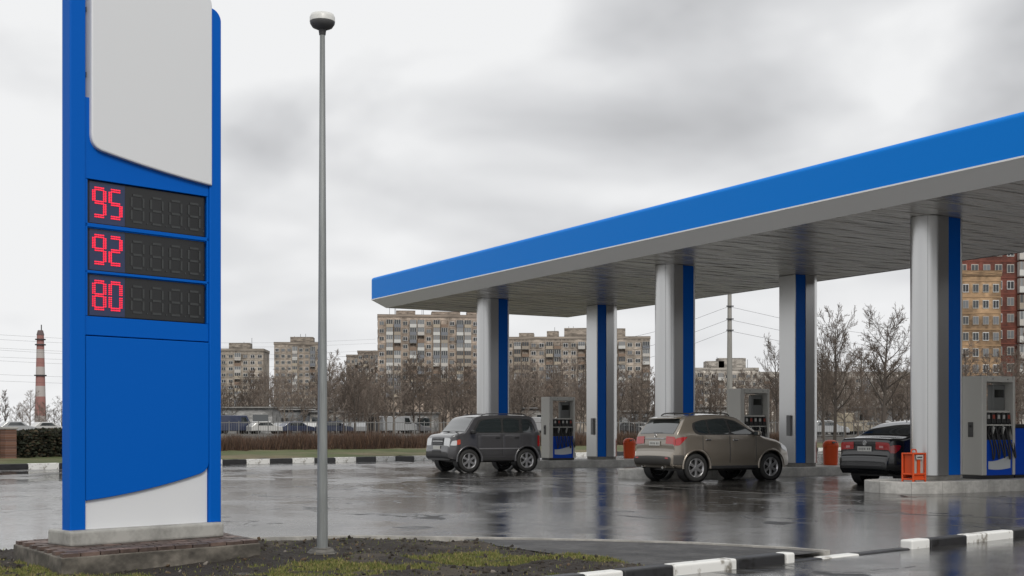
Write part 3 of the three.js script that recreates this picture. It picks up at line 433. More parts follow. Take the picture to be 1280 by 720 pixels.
// ------------------------------------------------------------------ cars: a body lofted along its side profile (x forward from the rear bumper, z to the right)
const rubber = std([0.016, 0.016, 0.016], 0.75), alloy = std([0.46, 0.46, 0.47], 0.32, 0.85), carGlass = phys([0.018, 0.024, 0.026], 0.05, 0, { ior: 1.7, clearcoat: 1, clearcoatRoughness: 0.03 });
const tailRed = phys([0.36, 0.008, 0.010], 0.16, 0, { clearcoat: 1 }), lampClear = phys([0.55, 0.56, 0.57], 0.14, 0.3, { clearcoat: 1 }), chrome = std([0.6, 0.6, 0.6], 0.18, 1), plateMat = std([0.52, 0.52, 0.49], 0.5), inkMat = std([0.16, 0.16, 0.155], 0.7), indicatorMat = phys([0.45, 0.06, 0.03], 0.2, 0, { clearcoat: 1 });
const csg = new Evaluator(); csg.attributes = ['position', 'normal']; csg.useGroups = false;
function wheelGeos(R, spokes) {
  const w = 0.2, rim = R * 0.66;
  const tyre = new THREE.LatheGeometry([[rim, -w / 2 + 0.02], [rim + 0.02, -w / 2], [R - 0.04, -w / 2 + 0.004], [R - 0.012, -w / 2 + 0.03], [R, -w / 2 + 0.06], [R, w / 2 - 0.06], [R - 0.012, w / 2 - 0.03], [R - 0.04, w / 2 - 0.004], [rim + 0.02, w / 2], [rim, w / 2 - 0.02]].map((p) => new THREE.Vector2(...p)), 36); tyre.rotateX(Math.PI / 2);
  const ring = new THREE.LatheGeometry([[rim - 0.03, 0.055], [rim - 0.008, 0.085], [rim + 0.006, 0.088], [rim + 0.008, 0.06], [rim, -0.06], [rim - 0.02, -0.05], [rim - 0.03, 0.055]].map((p) => new THREE.Vector2(...p)), 36); ring.rotateX(Math.PI / 2);
  const gs = [ring]; const hub = new THREE.CylinderGeometry(0.055, 0.065, 0.05, 16); hub.rotateX(Math.PI / 2); hub.translate(0, 0, 0.065); gs.push(hub);
  for (let k = 0; k < spokes; k++) { const a = k / spokes * Math.PI * 2; const s = new THREE.Shape([[-0.034, 0.03], [0.034, 0.03], [0.026, rim * 0.6], [0.042, rim - 0.012], [-0.042, rim - 0.012], [-0.026, rim * 0.6]].map((p) => new THREE.Vector2(...p))); const g = new THREE.ExtrudeGeometry(s, { depth: 0.02, bevelEnabled: true, bevelSize: 0.006, bevelThickness: 0.008, bevelSegments: 1 }); g.translate(0, 0, 0.05); g.rotateZ(a); gs.push(g); }
  const disc = new THREE.CylinderGeometry(rim - 0.01, rim - 0.01, 0.02, 28); disc.rotateX(Math.PI / 2); disc.translate(0, 0, -0.01);
  return { tyre, rim: merge(gs), disc };
}
function buildCar(spec) {
  const { len, half, profile, belt, clear, tum, paint, axles, R } = spec, n = profile.length, RC = spec.round || 0.07;
  const curve = new THREE.CatmullRomCurve3(profile.map(([x, y]) => new THREE.Vector3(x, y, 0)), false, 'centripetal');
  const prof = (u) => curve.getPoint(clamp(u / (n - 1)));
  const planW = (x) => { const e0 = clamp(x / 0.55), e1 = clamp((len - x) / (spec.nose || 0.75)); return half * (1 - (spec.rearTuck ?? 0.13) * Math.pow(1 - e0, 2.3)) * (1 - (spec.frontTuck ?? 0.2) * Math.pow(1 - e1, 2.2)); };
  const beltY = (x) => lerp(belt[0], belt[1], x / len);
  const wAt = (x, y) => { const b = beltY(x), W = planW(x); if (y > b) return W * (1 - tum * Math.pow((y - b) / 0.5, 1.12)) ; const t = clamp((b - y) / (b - clear)); return W * (1 - 0.012 * Math.sin(t * Math.PI * 2.0) * 0.6 + 0.018 * Math.sin(t * Math.PI) - 0.045 * Math.pow(t, 5)); };
  const crownAt = (T) => 0.02 + 0.012 * smooth(belt[0], belt[0] + 0.3, T);
  const station = (u) => { const p = prof(u), x = p.x, T = p.y, B = Math.min(clear + 0.10 * Math.pow(clamp((x - len + 0.5) / 0.5), 2) + 0.12 * Math.pow(clamp((0.5 - x) / 0.5), 2), T - 0.03), rc = Math.min(RC, (T - B) * 0.42), yt = T - rc, w = wAt(x, yt); return { x, T, B, rc, yt, w, cz: w - rc }; };
  const NS = 150, ns = 18, na = 6, nc = 6, rings = [];
  for (let i = 0; i <= NS; i++) {
    const s = station(i / NS * (n - 1)), half_ = [[0, s.B], [s.w * 0.55, s.B], [wAt(s.x, s.B) * 0.93, s.B]];
    for (let j = 0; j <= ns; j++) { const y = lerp(s.B + (s.yt - s.B) * 0.03, s.yt, j / ns); half_.push([wAt(s.x, y), y]); }
    for (let k = 1; k <= na; k++) { const a = k / na * Math.PI / 2; half_.push([s.cz + s.rc * Math.cos(a), s.yt + s.rc * Math.sin(a)]); }
    const cr = crownAt(s.T); for (let k = 1; k <= nc; k++) { const f = 1 - k / nc; half_.push([s.cz * f, s.T + cr * (1 - f * f)]); }
    const ring = half_.map(([z, y]) => [s.x, y, z]); for (let k = half_.length - 2; k > 0; k--) ring.push([s.x, half_[k][1], -half_[k][0]]);
    rings.push(ring);
  }
  const M = rings[0].length, pos = [], idx = [];
  rings.forEach((r) => r.forEach((p) => pos.push(...p)));
  for (let i = 0; i < NS; i++) for (let k = 0; k < M; k++) { const a = i * M + k, b = i * M + (k + 1) % M, c = a + M, d = b + M; idx.push(a, b, c, b, d, c); }
  const c0 = pos.length / 3; pos.push(rings[0][0][0], (rings[0][0][1] + prof(0).y) / 2, 0); const c1 = c0 + 1; pos.push(rings[NS][0][0], (rings[NS][0][1] + prof(n - 1).y) / 2, 0);
  for (let k = 0; k < M; k++) { idx.push(c0, (k + 1) % M, k); idx.push(c1, NS * M + k, NS * M + (k + 1) % M); }
  let body = new THREE.BufferGeometry(); body.setAttribute('position', new THREE.Float32BufferAttribute(pos, 3)); body.setIndex(idx);
  { // outward faces
    const A = new THREE.Vector3(), B = new THREE.Vector3(), C = new THREE.Vector3(); let vol = 0; for (let i = 0; i < idx.length; i += 3) { A.fromArray(pos, idx[i] * 3); B.fromArray(pos, idx[i + 1] * 3); C.fromArray(pos, idx[i + 2] * 3); vol += A.dot(B.cross(C)); } if (vol < 0) { for (let i = 0; i < idx.length; i += 3) { const t = idx[i]; idx[i] = idx[i + 1]; idx[i + 1] = t; } body.setIndex(idx); }
  }
  body.computeVertexNormals();
  const arch = R * 1.17;
  let brush = new Brush(body); brush.updateMatrixWorld();
  for (const ax of axles) for (const s of [-1, 1]) { const g = new THREE.CylinderGeometry(arch, arch, 0.5, 40); g.rotateX(Math.PI / 2); const b = new Brush(g); b.position.set(ax, R + 0.02, s * (half - 0.02)); b.updateMatrixWorld(); brush = csg.evaluate(brush, b, SUBTRACTION); brush.updateMatrixWorld(); }
  const o = thing(spec.name, spec.label, 'car', spec.pos, spec.turn), off = -len / 2;
  const add = (name, geo, mat, parent = o, label) => { const g = geo; g.translate(parent === o ? off : off, 0, 0); return part(name, g, mat, parent, label); };
  const bodyMesh = add('body', brush.geometry, paint);
  // ----- patches that follow the body
  const nrm = (u) => { const a = prof(u - 0.02), b = prof(u + 0.02), dx = b.x - a.x, dy = b.y - a.y, l = Math.hypot(dx, dy) || 1; return [-dy / l, dx / l]; };
  const topPatch = (u0, u1, v0, v1, lift, nu = 14, nv = 14, inset = 0) => { const p = [], id = []; for (let i = 0; i <= nu; i++) { const u = lerp(u0, u1, i / nu), s = station(u), [nx, ny] = nrm(u); for (let j = 0; j <= nv; j++) { const v = lerp(v0, v1, j / nv), av = Math.abs(v), sg = Math.sign(v); if (av > 1) { const t = clamp((av - 1) / 0.3) * Math.PI / 2; p.push(s.x + nx * lift * Math.cos(t), s.yt + s.rc * Math.cos(t) + ny * lift * Math.cos(t), sg * (s.cz + (s.rc + lift) * Math.sin(t))); } else { const z = v * (s.cz - inset), f = z / s.cz; p.push(s.x + nx * lift, s.T + crownAt(s.T) * (1 - f * f) + ny * lift, z); } } } for (let i = 0; i < nu; i++) for (let j = 0; j < nv; j++) { const a = i * (nv + 1) + j, b = a + nv + 1; id.push(a, a + 1, b, a + 1, b + 1, b); } const g = new THREE.BufferGeometry(); g.setAttribute('position', new THREE.Float32BufferAttribute(p, 3)); g.setIndex(id); g.computeVertexNormals(); return g; };
  const sidePatch = (left, right, y0, y1, s, lift, nx = 12, ny = 10) => { const p = [], id = []; for (let j = 0; j <= ny; j++) { const y = lerp(y0, y1, j / ny), a = left(y), b = right(y); for (let i = 0; i <= nx; i++) { const x = lerp(a, b, i / nx); const edge = i === 0 || i === nx || j === 0 || j === ny; p.push(x, y, s * (wAt(x, y) + (edge ? -0.004 : lift))); } } for (let j = 0; j < ny; j++) for (let i = 0; i < nx; i++) { const a = j * (nx + 1) + i, b = a + nx + 1; if (s > 0) id.push(a, a + 1, b, a + 1, b + 1, b); else id.push(a, b, a + 1, a + 1, b, b + 1); } const g = new THREE.BufferGeometry(); g.setAttribute('position', new THREE.Float32BufferAttribute(p, 3)); g.setIndex(id); g.computeVertexNormals(); return g; };
  const sideShape = (poly, s, lift) => { const sh = new THREE.Shape(); const pts = poly.map(([x, y]) => new THREE.Vector3(x, y, 0)); const cc = new THREE.CatmullRomCurve3(pts, true, 'catmullrom', 0.12); const q = cc.getSpacedPoints(48); const ys = q.map((p) => p.y), lo = Math.min(...ys), hi = Math.max(...ys); // rows across the outline
    const rows = 10, p = [], id = []; for (let j = 0; j <= rows; j++) { const y = lerp(lo + 0.004, hi - 0.004, j / rows), xs = []; for (let i = 0; i < 48; i++) { const a = q[i], b = q[(i + 1) % 48]; if ((a.y > y) !== (b.y > y)) xs.push(a.x + (b.x - a.x) * (y - a.y) / (b.y - a.y)); } const x0 = Math.min(...xs), x1 = Math.max(...xs); for (let i = 0; i <= 8; i++) { const x = lerp(x0, x1, i / 8); p.push(x, y, s * (wAt(x, y) + lift)); } }
    for (let j = 0; j < rows; j++) for (let i = 0; i < 8; i++) { const a = j * 9 + i, b = a + 9; if (s > 0) id.push(a, a + 1, b, a + 1, b + 1, b); else id.push(a, b, a + 1, a + 1, b, b + 1); } const g = new THREE.BufferGeometry(); g.setAttribute('position', new THREE.Float32BufferAttribute(p, 3)); g.setIndex(id); g.computeVertexNormals(); return g; };
  const K = { add, topPatch, sidePatch, sideShape, wAt, prof, station, o, bodyMesh, off, nrm };
  // windows
  add('windscreen', topPatch(spec.ws[0], spec.ws[1], -1, 1, 0.008, 14, 16, 0.0), carGlass); add('rear_window', topPatch(spec.rw[0], spec.rw[1], -1, 1, 0.008, 14, 16, spec.rwInset || 0.03), carGlass);
  const trimMat = spec.windowTrim || std([0.018, 0.018, 0.018], 0.45);
  for (const s of [-1, 1]) {
    if (spec.band) add('window_trim', sideShape(spec.band, s, 0.003), trimMat);
    for (const poly of spec.windows) add('side_window', sideShape(poly, s, 0.008), carGlass);
    for (const [a, b, y0, y1] of spec.doors) {
      const cut = (x, dir) => (y) => { for (const ax of axles) { const dy = y - (R + 0.02), q = (arch + 0.06) * (arch + 0.06) - dy * dy; if (q > 0) { const h = Math.sqrt(q); if (dir < 0 && x < ax + h && x > ax - h) return ax + h; if (dir > 0 && x > ax - h && x < ax + h) return ax - h; } } return x; };
      const door = add('door', sidePatch(cut(a, -1), cut(b, 1), y0, y1, s, 0.007), paint);
      for (const [x, dir] of [[a, -1], [b, 1]]) { const f = cut(x, dir); add('door_seal', sidePatch((y) => f(y) - 0.010 + dir * 0.008, (y) => f(y) + 0.010 + dir * 0.008, y0, y1, s, 0.006, 3, 12), blackPlastic, door); }
      const hx = a + 0.16, hy = y1 - 0.12; add('handle', rbox(0.17, 0.035, 0.03, 0.012, hx, hy, s * (wAt(hx, hy) + 0.02)), spec.handle || paint, door);
    }
    // sill
    add('sill', (() => { const g = rbox(axles[1] - axles[0] - arch * 2 - 0.02, 0.09, 0.08, 0.02, (axles[0] + axles[1]) / 2, clear + 0.05, s * (wAt(len / 2, clear + 0.08) - 0.025)); return g; })(), spec.cladding || blackPlastic);
    axles.forEach((ax) => {
      const w = wAt(ax, R + 0.3);
      const lip = new THREE.TorusGeometry(arch + 0.012, spec.lip || 0.026, 8, 32, Math.PI * 1.06); lip.rotateZ(-Math.PI * 0.03); lip.scale(1, 1, 0.75); lip.translate(ax, R + 0.02, s * (w - 0.012)); add('wheel_arch', lip, spec.lipMat || paint);
      const liner = new THREE.CylinderGeometry(arch - 0.01, arch - 0.01, 0.3, 28, 1, true); liner.rotateX(Math.PI / 2); liner.translate(ax, R + 0.02, s * (half - 0.19)); add('wheel_liner', liner, blackPlastic);
      const wh = part('wheel', spec.wheel.tyre, rubber, o); wh.position.set(ax + off, R, s * (w - 0.115)); if (s < 0) wh.rotation.y = Math.PI; part('rim', spec.wheel.rim, alloy, wh); part('brake_disc', spec.wheel.disc, std([0.05, 0.05, 0.05], 0.5, 0.5), wh);
    });
    // mirror
    const [mx, my] = spec.mirror, mw = wAt(mx, my); const mir = add('mirror', rbox(0.13, 0.14, 0.2, 0.045, mx, my, s * (mw + 0.12)), spec.mirrorMat || paint); add('mirror_glass', box(0.006, 0.10, 0.15, mx - 0.067, my, s * (mw + 0.125)), carGlass, mir);
  }
  const under = add('underbody', box(len - 0.9, 0.12, half * 1.55, len / 2, clear + 0.02, 0), blackPlastic);
  spec.extra(K);
  return shade(o);
}
const plateAt = (K, x, y, z, turn, tilt) => { const p = part('number_plate', box(0.012, 0.115, 0.46), plateMat, K.o); p.position.set(x + K.off, y, z); p.rotation.z = tilt; p.rotation.y = turn; for (let i = 0; i < 6; i++) { const m = part('character', box(0.003, 0.055, 0.035), inkMat, p); m.position.set(turn ? 0.0075 : -0.0075, 0, -0.17 + i * 0.062 + (i > 3 ? 0.03 : 0)); } };
const rail = (K, z, x0, x1, y, mat) => { for (const s of [-1, 1]) part('roof_rail', tube([[x0 + K.off, y - 0.05, s * z], [x0 + 0.1 + K.off, y, s * z], [(x0 + x1) / 2 + K.off, y + 0.012, s * z], [x1 - 0.1 + K.off, y - 0.005, s * z], [x1 + K.off, y - 0.055, s * z]], 0.018, 30, 6), mat, K.o); };

{ // bronze SUV, rear towards us
  const paint = phys([0.27, 0.238, 0.198], 0.28, 0.65, { clearcoat: 1, clearcoatRoughness: 0.06 });
  buildCar({
    name: 'suv', label: 'bronze metallic SUV with red tail lights refuelling at the middle island', pos: st(-0.09, -7.36), turn: TURN, len: 4.12, half: 0.915, clear: 0.33, belt: [1.24, 1.19], tum: 0.20, paint, axles: [0.77, 3.31], R: 0.372, wheel: wheelGeos(0.372, 6), lip: 0.03, rearTuck: 0.13, frontTuck: 0.26, nose: 0.9,
    profile: [[0.10, 0.40], [0.02, 0.50], [0.0, 0.64], [0.05, 0.74], [0.09, 0.80], [0.10, 1.0], [0.14, 1.235], [0.22, 1.35], [0.47, 1.645], [0.56, 1.70], [1.05, 1.755], [1.6, 1.765], [2.0, 1.735], [2.22, 1.685], [2.6, 1.45], [2.98, 1.215], [3.12, 1.17], [3.55, 1.08], [3.87, 0.95], [4.03, 0.80], [4.10, 0.62], [4.08, 0.50], [4.0, 0.40]],
    ws: [13.1, 14.9], rw: [6.1, 7.9], rwInset: 0.06, mirror: [2.74, 1.27], handle: chrome,
    band: [[0.80, 1.235], [0.66, 1.40], [0.72, 1.56], [1.2, 1.655], [1.75, 1.675], [2.12, 1.62], [2.5, 1.42], [2.80, 1.235]],
    windows: [[[0.86, 1.30], [0.74, 1.40], [0.80, 1.55], [1.12, 1.615], [1.16, 1.27]], [[1.22, 1.265], [1.21, 1.62], [1.78, 1.635], [1.86, 1.262]], [[1.95, 1.262], [1.88, 1.63], [2.10, 1.585], [2.42, 1.41], [2.66, 1.255]]],
    doors: [[0.98, 1.86, 0.47, 1.225], [1.885, 2.76, 0.47, 1.215]],
    extra(K) {
      const clad = std([0.055, 0.052, 0.048], 0.6);
      K.add('rear_bumper', K.topPatch(0.1, 2.2, -1.3, 1.3, 0.012, 10, 24), clad);
      K.add('bumper_step', rbox(0.03, 0.05, 0.55, 0.012, 0.012, 0.585, 0.0), std([0.30, 0.29, 0.28], 0.4, 0.4));
      for (const s of [-1, 1]) {
        K.add('bumper_corner', K.sidePatch(() => 0.06, () => 0.36, 0.44, 0.72, s, 0.008), clad);
        const light = K.add('tail_light', K.topPatch(4.95, 5.75, s * 0.62, s * 1.3, 0.014, 8, 12), tailRed);
        K.add('lens', K.sideShape([[0.115, 0.96], [0.135, 1.14], [0.30, 1.175], [0.46, 1.18], [0.33, 1.06], [0.22, 0.96]], s, 0.014), tailRed, light);
        K.add('reflector', K.topPatch(1.75, 2.0, s * 0.80, s * 0.98, 0.02, 2, 4), tailRed);
        K.add('headlight', K.sideShape([[3.62, 0.99], [3.72, 0.86], [3.95, 0.78], [3.98, 0.84], [3.85, 0.94]], s, 0.012), lampClear);
        K.add('exhaust', (() => { const g = new THREE.CylinderGeometry(0.035, 0.035, 0.12, 14); g.rotateZ(Math.PI / 2); g.translate(0.06, 0.38, s * 0.45); return g; })(), chrome);
      }
      K.add('chrome_strip', rbox(0.02, 0.03, 0.86, 0.008, 0.085, 1.135, 0), chrome); plateAt(K, 0.077, 1.01, 0, 0, -0.05);
      K.add('emblem', (() => { const g = new THREE.TorusGeometry(0.045, 0.01, 8, 20); g.rotateY(Math.PI / 2); g.translate(0.112, 1.205, 0); return g; })(), chrome);
      K.add('spoiler', (() => { const g = rbox(0.30, 0.035, 1.18, 0.016, 0, 0, 0); g.rotateZ(0.17); g.translate(0.46, 1.685, 0); return g; })(), paint);
      const w = K.add('rear_wiper', rbox(0.02, 0.02, 0.42, 0.008, 0.155, 1.285, 0.08), blackPlastic);
      rail(K, 0.60, 0.75, 2.1, 1.80, std([0.09, 0.088, 0.085], 0.4, 0.5));
      K.add('antenna', (() => { const g = new THREE.CylinderGeometry(0.004, 0.01, 0.12, 6); g.rotateZ(0.6); g.translate(0.72, 1.80, 0); return g; })(), blackPlastic);
    },
  });
}
{ // dark grey compact SUV, front towards us
  const paint = phys([0.078, 0.077, 0.082], 0.32, 0.5, { clearcoat: 1, clearcoatRoughness: 0.07 }), len = 3.44;
  buildCar({
    name: 'suv', label: 'dark grey boxy compact SUV facing left at the far island', pos: st(-0.27 - len / 2, -16.93), turn: TURN + Math.PI, len, half: 0.86, clear: 0.36, belt: [1.245, 1.235], tum: 0.125, paint, axles: [0.56, 2.70], R: 0.375, wheel: wheelGeos(0.375, 6), round: 0.05, rearTuck: 0.08, frontTuck: 0.11, nose: 0.45, lip: 0.034,
    profile: [[0.08, 0.45], [0.02, 0.52], [0.0, 0.66], [0.03, 0.78], [0.05, 1.0], [0.07, 1.24], [0.12, 1.4], [0.22, 1.70], [0.34, 1.80], [0.7, 1.835], [1.4, 1.85], [2.05, 1.825], [2.36, 1.785], [2.49, 1.73], [2.68, 1.50], [2.87, 1.285], [2.96, 1.255], [3.24, 1.20], [3.35, 1.12], [3.39, 0.96], [3.405, 0.82], [3.435, 0.70], [3.43, 0.52], [3.36, 0.42]],
    ws: [13.05, 14.85], rw: [5.2, 6.9], mirror: [2.62, 1.30], mirrorMat: blackPlastic, handle: std([0.02, 0.02, 0.022], 0.4),
    band: [[0.26, 1.27], [0.30, 1.55], [0.42, 1.745], [1.2, 1.77], [2.05, 1.75], [2.33, 1.69], [2.46, 1.50], [2.58, 1.265]],
    windows: [[[0.34, 1.31], [0.36, 1.54], [0.46, 1.70], [0.72, 1.715], [0.74, 1.30]], [[0.88, 1.30], [0.86, 1.715], [1.42, 1.73], [1.44, 1.295]], [[1.54, 1.295], [1.53, 1.73], [2.02, 1.71], [2.25, 1.66], [2.40, 1.47], [2.49, 1.295]]],
    doors: [[0.80, 1.49, 0.50, 1.235], [1.515, 2.42, 0.50, 1.235]],
    extra(K) {
      K.add('front_bumper', K.topPatch(19.9, 22.9, -1.3, 1.3, 0.014, 12, 24), paint);
      K.add('bumper_guard', K.topPatch(21.55, 22.7, -1.3, 1.3, 0.024, 8, 22), std([0.05, 0.05, 0.052], 0.5));
      const grille = K.add('grille', K.topPatch(18.2, 19.7, -0.50, 0.50, 0.012, 6, 10), blackPlastic);
      for (let k = 0; k < 3; k++) K.add('grille_bar', K.topPatch(18.35 + k * 0.45, 18.47 + k * 0.45, -0.48, 0.48, 0.024, 2, 8), k === 1 ? chrome : std([0.15, 0.15, 0.16], 0.4, 0.5), grille);
      K.add('air_intake', K.topPatch(21.05, 21.45, -0.42, 0.42, 0.024, 4, 8), blackPlastic);
      for (const s of [-1, 1]) {
        const h = K.add('headlight', K.topPatch(18.15, 19.75, s * 0.60, s * 1.3, 0.014, 8, 12), lampClear); K.add('lens', K.sideShape([[3.17, 0.87], [3.16, 1.03], [3.31, 1.01], [3.37, 0.87]], s, 0.013), lampClear, h); K.add('indicator', K.sideShape([[3.04, 0.91], [3.04, 1.06], [3.15, 1.04], [3.155, 0.89]], s, 0.013), indicatorMat, h);
        K.add('fog_lamp', (() => { const g = new THREE.CylinderGeometry(0.05, 0.05, 0.03, 16); g.rotateZ(Math.PI / 2); g.translate(3.425, 0.63, s * 0.52); return g; })(), lampClear);
        K.add('tail_light', K.sideShape([[0.07, 0.85], [0.07, 1.17], [0.15, 1.2], [0.16, 0.83]], s, 0.012), tailRed);
        K.add('rub_strip', rbox(1.5, 0.045, 0.025, 0.01, 1.62, 0.76, s * (K.wAt(1.6, 0.76) + 0.006)), std([0.16, 0.16, 0.17], 0.4, 0.3));
        K.add('rear_bumper_corner', K.sidePatch(() => 0.04, () => 0.17, 0.5, 0.76, s, 0.014), blackPlastic);
        K.add('wiper', (() => { const g = rbox(0.02, 0.02, 0.5, 0.008); g.rotateY(0.2 * s); g.translate(2.885, 1.305, s * 0.3); return g; })(), blackPlastic);
      }
      plateAt(K, 3.452, 0.80, 0, Math.PI, 0.0); rail(K, 0.60, 0.45, 2.15, 1.875, paint);
      K.add('emblem', rbox(0.012, 0.035, 0.09, 0.005, 3.385, 1.075, 0), chrome);
    },
  });
}
{ // black saloon, rear towards us
  const paint = phys([0.008, 0.009, 0.011], 0.24, 0.2, { clearcoat: 1, clearcoatRoughness: 0.05 }), len = 4.4;
  buildCar({
    name: 'saloon_car', label: 'black saloon with red tail lights between the near and middle islands', pos: st(0.78 + len / 2, -2.72), turn: TURN, len, half: 0.88, clear: 0.27, belt: [1.14, 1.07], tum: 0.22, paint, axles: [0.80, 3.42], R: 0.325, wheel: wheelGeos(0.325, 5), lip: 0.012, rearTuck: 0.14, frontTuck: 0.24, nose: 0.9,
    profile: [[0.10, 0.32], [0.02, 0.42], [0.0, 0.58], [0.02, 0.70], [0.07, 0.76], [0.08, 0.98], [0.085, 1.10], [0.14, 1.145], [0.50, 1.165], [0.66, 1.20], [1.05, 1.40], [1.38, 1.52], [1.8, 1.57], [2.3, 1.565], [2.65, 1.50], [3.1, 1.26], [3.42, 1.07], [3.9, 0.98], [4.2, 0.88], [4.36, 0.72], [4.40, 0.55], [4.38, 0.42], [4.30, 0.32]],
    ws: [14.05, 15.9], rw: [9.15, 10.9], rwInset: 0.02, mirror: [3.02, 1.14],
    band: [[0.92, 1.155], [1.2, 1.33], [1.5, 1.44], [2.2, 1.49], [2.55, 1.44], [2.95, 1.24], [3.1, 1.11]],
    windows: [[[1.08, 1.18], [1.3, 1.33], [1.55, 1.41], [1.95, 1.45], [1.98, 1.15]], [[2.06, 1.15], [2.03, 1.455], [2.5, 1.41], [2.85, 1.24], [2.98, 1.13]]],
    doors: [[1.15, 2.0, 0.38, 1.12], [2.03, 3.0, 0.38, 1.09]],
    extra(K) {
      K.add('rear_bumper', K.topPatch(0.2, 3.6, -1.3, 1.3, 0.010, 12, 24), paint);
      K.add('bumper_lip', rbox(0.02, 0.03, 1.2, 0.01, 0.002, 0.50, 0), std([0.06, 0.06, 0.062], 0.5));
      for (const s of [-1, 1]) {
        const t = K.add('tail_light', K.topPatch(4.55, 5.6, s * 0.50, s * 1.3, 0.012, 8, 12), tailRed); K.add('lens', K.sideShape([[0.085, 0.80], [0.09, 0.985], [0.24, 1.0], [0.38, 0.99], [0.32, 0.88], [0.2, 0.80]], s, 0.014), tailRed, t);
        K.add('reverse_lamp', K.topPatch(4.7, 4.95, s * 0.66, s * 0.84, 0.020, 3, 4), std([0.5, 0.25, 0.25], 0.2), t);
        K.add('headlight', K.sideShape([[3.95, 0.90], [4.0, 0.74], [4.25, 0.68], [4.28, 0.76], [4.15, 0.86]], s, 0.012), lampClear);
      }
      plateAt(K, 0.066, 0.90, 0, 0, 0);
      K.add('emblem', (() => { const g = merge([(() => { const t = new THREE.TorusGeometry(0.052, 0.008, 8, 24); t.rotateY(Math.PI / 2); return t; })(), ...[[-0.03, 0.35], [0.03, -0.35], [-0.012, -0.35], [0.012, 0.35]].map(([z, a]) => { const b = box(0.008, 0.085, 0.009); b.rotateX(a); b.translate(0, -0.002, z * 0.8); return b; })]); g.translate(0.074, 1.045, 0); return g; })(), chrome);
      K.add('antenna', (() => { const g = new THREE.CylinderGeometry(0.006, 0.014, 0.1, 6); g.rotateZ(0.7); g.translate(1.5, 1.6, 0); return g; })(), blackPlastic);
    },
  });
}
// ------------------------------------------------------------------ bare trees
function treeGeos(seed, H, o = {}) {
  const rnd = mulberry(seed), wood = [], twigs = [];
  const spread = o.spread ?? 0.9, low = o.low ?? 0.22, up = o.up ?? 0.35;
  const limb = (out, p, q, r0, r1, sides) => { const d = q.clone().sub(p), l = d.length(); d.normalize(); const a = Math.abs(d.y) < 0.9 ? new THREE.Vector3(0, 1, 0) : new THREE.Vector3(1, 0, 0), u = a.cross(d).normalize(), v = d.clone().cross(u); for (let i = 0; i < sides; i++) { const t0 = i / sides * 6.2832, t1 = (i + 1) / sides * 6.2832, c = (t, r, b) => [b.x + (u.x * Math.cos(t) + v.x * Math.sin(t)) * r, b.y + (u.y * Math.cos(t) + v.y * Math.sin(t)) * r, b.z + (u.z * Math.cos(t) + v.z * Math.sin(t)) * r]; const A = c(t0, r0, p), B = c(t1, r0, p), C = c(t1, r1, q), D = c(t0, r1, q); out.push(...A, ...B, ...C); if (r1 > 0.002) out.push(...A, ...C, ...D); } };
  const V = () => new THREE.Vector3(rnd() - 0.5, rnd() - 0.5, rnd() - 0.5);
  const grow = (p, dir, len, r, level) => {
    const segs = level < 2 ? 4 : level === 2 ? 3 : 2; let a = p.clone(), d = dir.clone(), ra = r; const pts = [];
    for (let i = 0; i < segs; i++) { d.add(V().multiplyScalar(0.34)).add(new THREE.Vector3(0, up * 0.22, 0)).normalize(); const b = a.clone().addScaledVector(d, len / segs), rb = i === segs - 1 ? (level >= 3 ? 0 : r * 0.28) : r * (1 - 0.7 * (i + 1) / segs); limb(level < 2 ? wood : twigs, a, b, ra, rb, level < 2 ? 5 : 3); pts.push([a, b, d.clone()]); a = b; ra = rb; }
    if (level >= 4) return;
    const kids = [0, 6, 5, 4][level] + Math.floor(rnd() * 2);
    for (let k = 0; k < kids; k++) { const t = lerp(0.2, 1, (k + rnd()) / kids), i = Math.min(segs - 1, Math.floor(t * segs)), [s, e, sd] = pts[i], f = t * segs - i, q = s.clone().lerp(e, clamp(f)); const nd = sd.clone().addScaledVector(V(), 2.0 * spread).normalize(); if (nd.dot(sd) < -0.1) nd.add(sd).normalize(); grow(q, nd, len * lerp(0.38, 0.62, rnd()) * (1.15 - 0.45 * t), Math.max(r * 0.5 * (1 - 0.5 * t), 0.017), level + 1); }
  };
  // trunk
  const R = H * 0.016 * (o.thick ?? 1); let a = new THREE.Vector3(0, -0.3, 0), d = new THREE.Vector3(0, 1, 0); const T = [], N = 9;
  for (let i = 0; i < N; i++) { d.add(V().multiplyScalar(0.16)).add(new THREE.Vector3(0, 0.35, 0)).normalize(); const b = a.clone().addScaledVector(d, H * 0.92 / N); limb(wood, a, b, R * Math.pow(1 - i / N, 0.8) + 0.01, R * Math.pow(1 - (i + 1) / N, 0.8) + 0.008, 7); T.push([a, b]); a = b; }
  const limbs = o.limbs ?? 15;
  for (let k = 0; k < limbs; k++) { const t = lerp(low, 0.98, (k + rnd() * 0.8) / limbs), i = Math.min(N - 1, Math.floor(t * N)), q = T[i][0].clone().lerp(T[i][1], t * N - i), ang = k * 2.4 + rnd(), tilt = lerp(0.25, 0.75, rnd()) + up * 0.6; const dir = new THREE.Vector3(Math.cos(ang), tilt, Math.sin(ang)).normalize(); grow(q, dir, H * lerp(0.34, 0.16, Math.pow(t, 1.3)) * (0.75 + 0.5 * rnd()) * (o.wide ?? 1), R * 0.42 * (1.1 - t) + 0.012, 1); }
  const geo = (arr) => { const g = new THREE.BufferGeometry(); g.setAttribute('position', new THREE.Float32BufferAttribute(arr, 3)); g.computeVertexNormals(); return g; };
  return { trunk: geo(wood), crown: geo(twigs) };
}
const barkMats = [std([0.105, 0.087, 0.072], 0.9), std([0.075, 0.062, 0.053], 0.9), std([0.15, 0.13, 0.11], 0.9)];
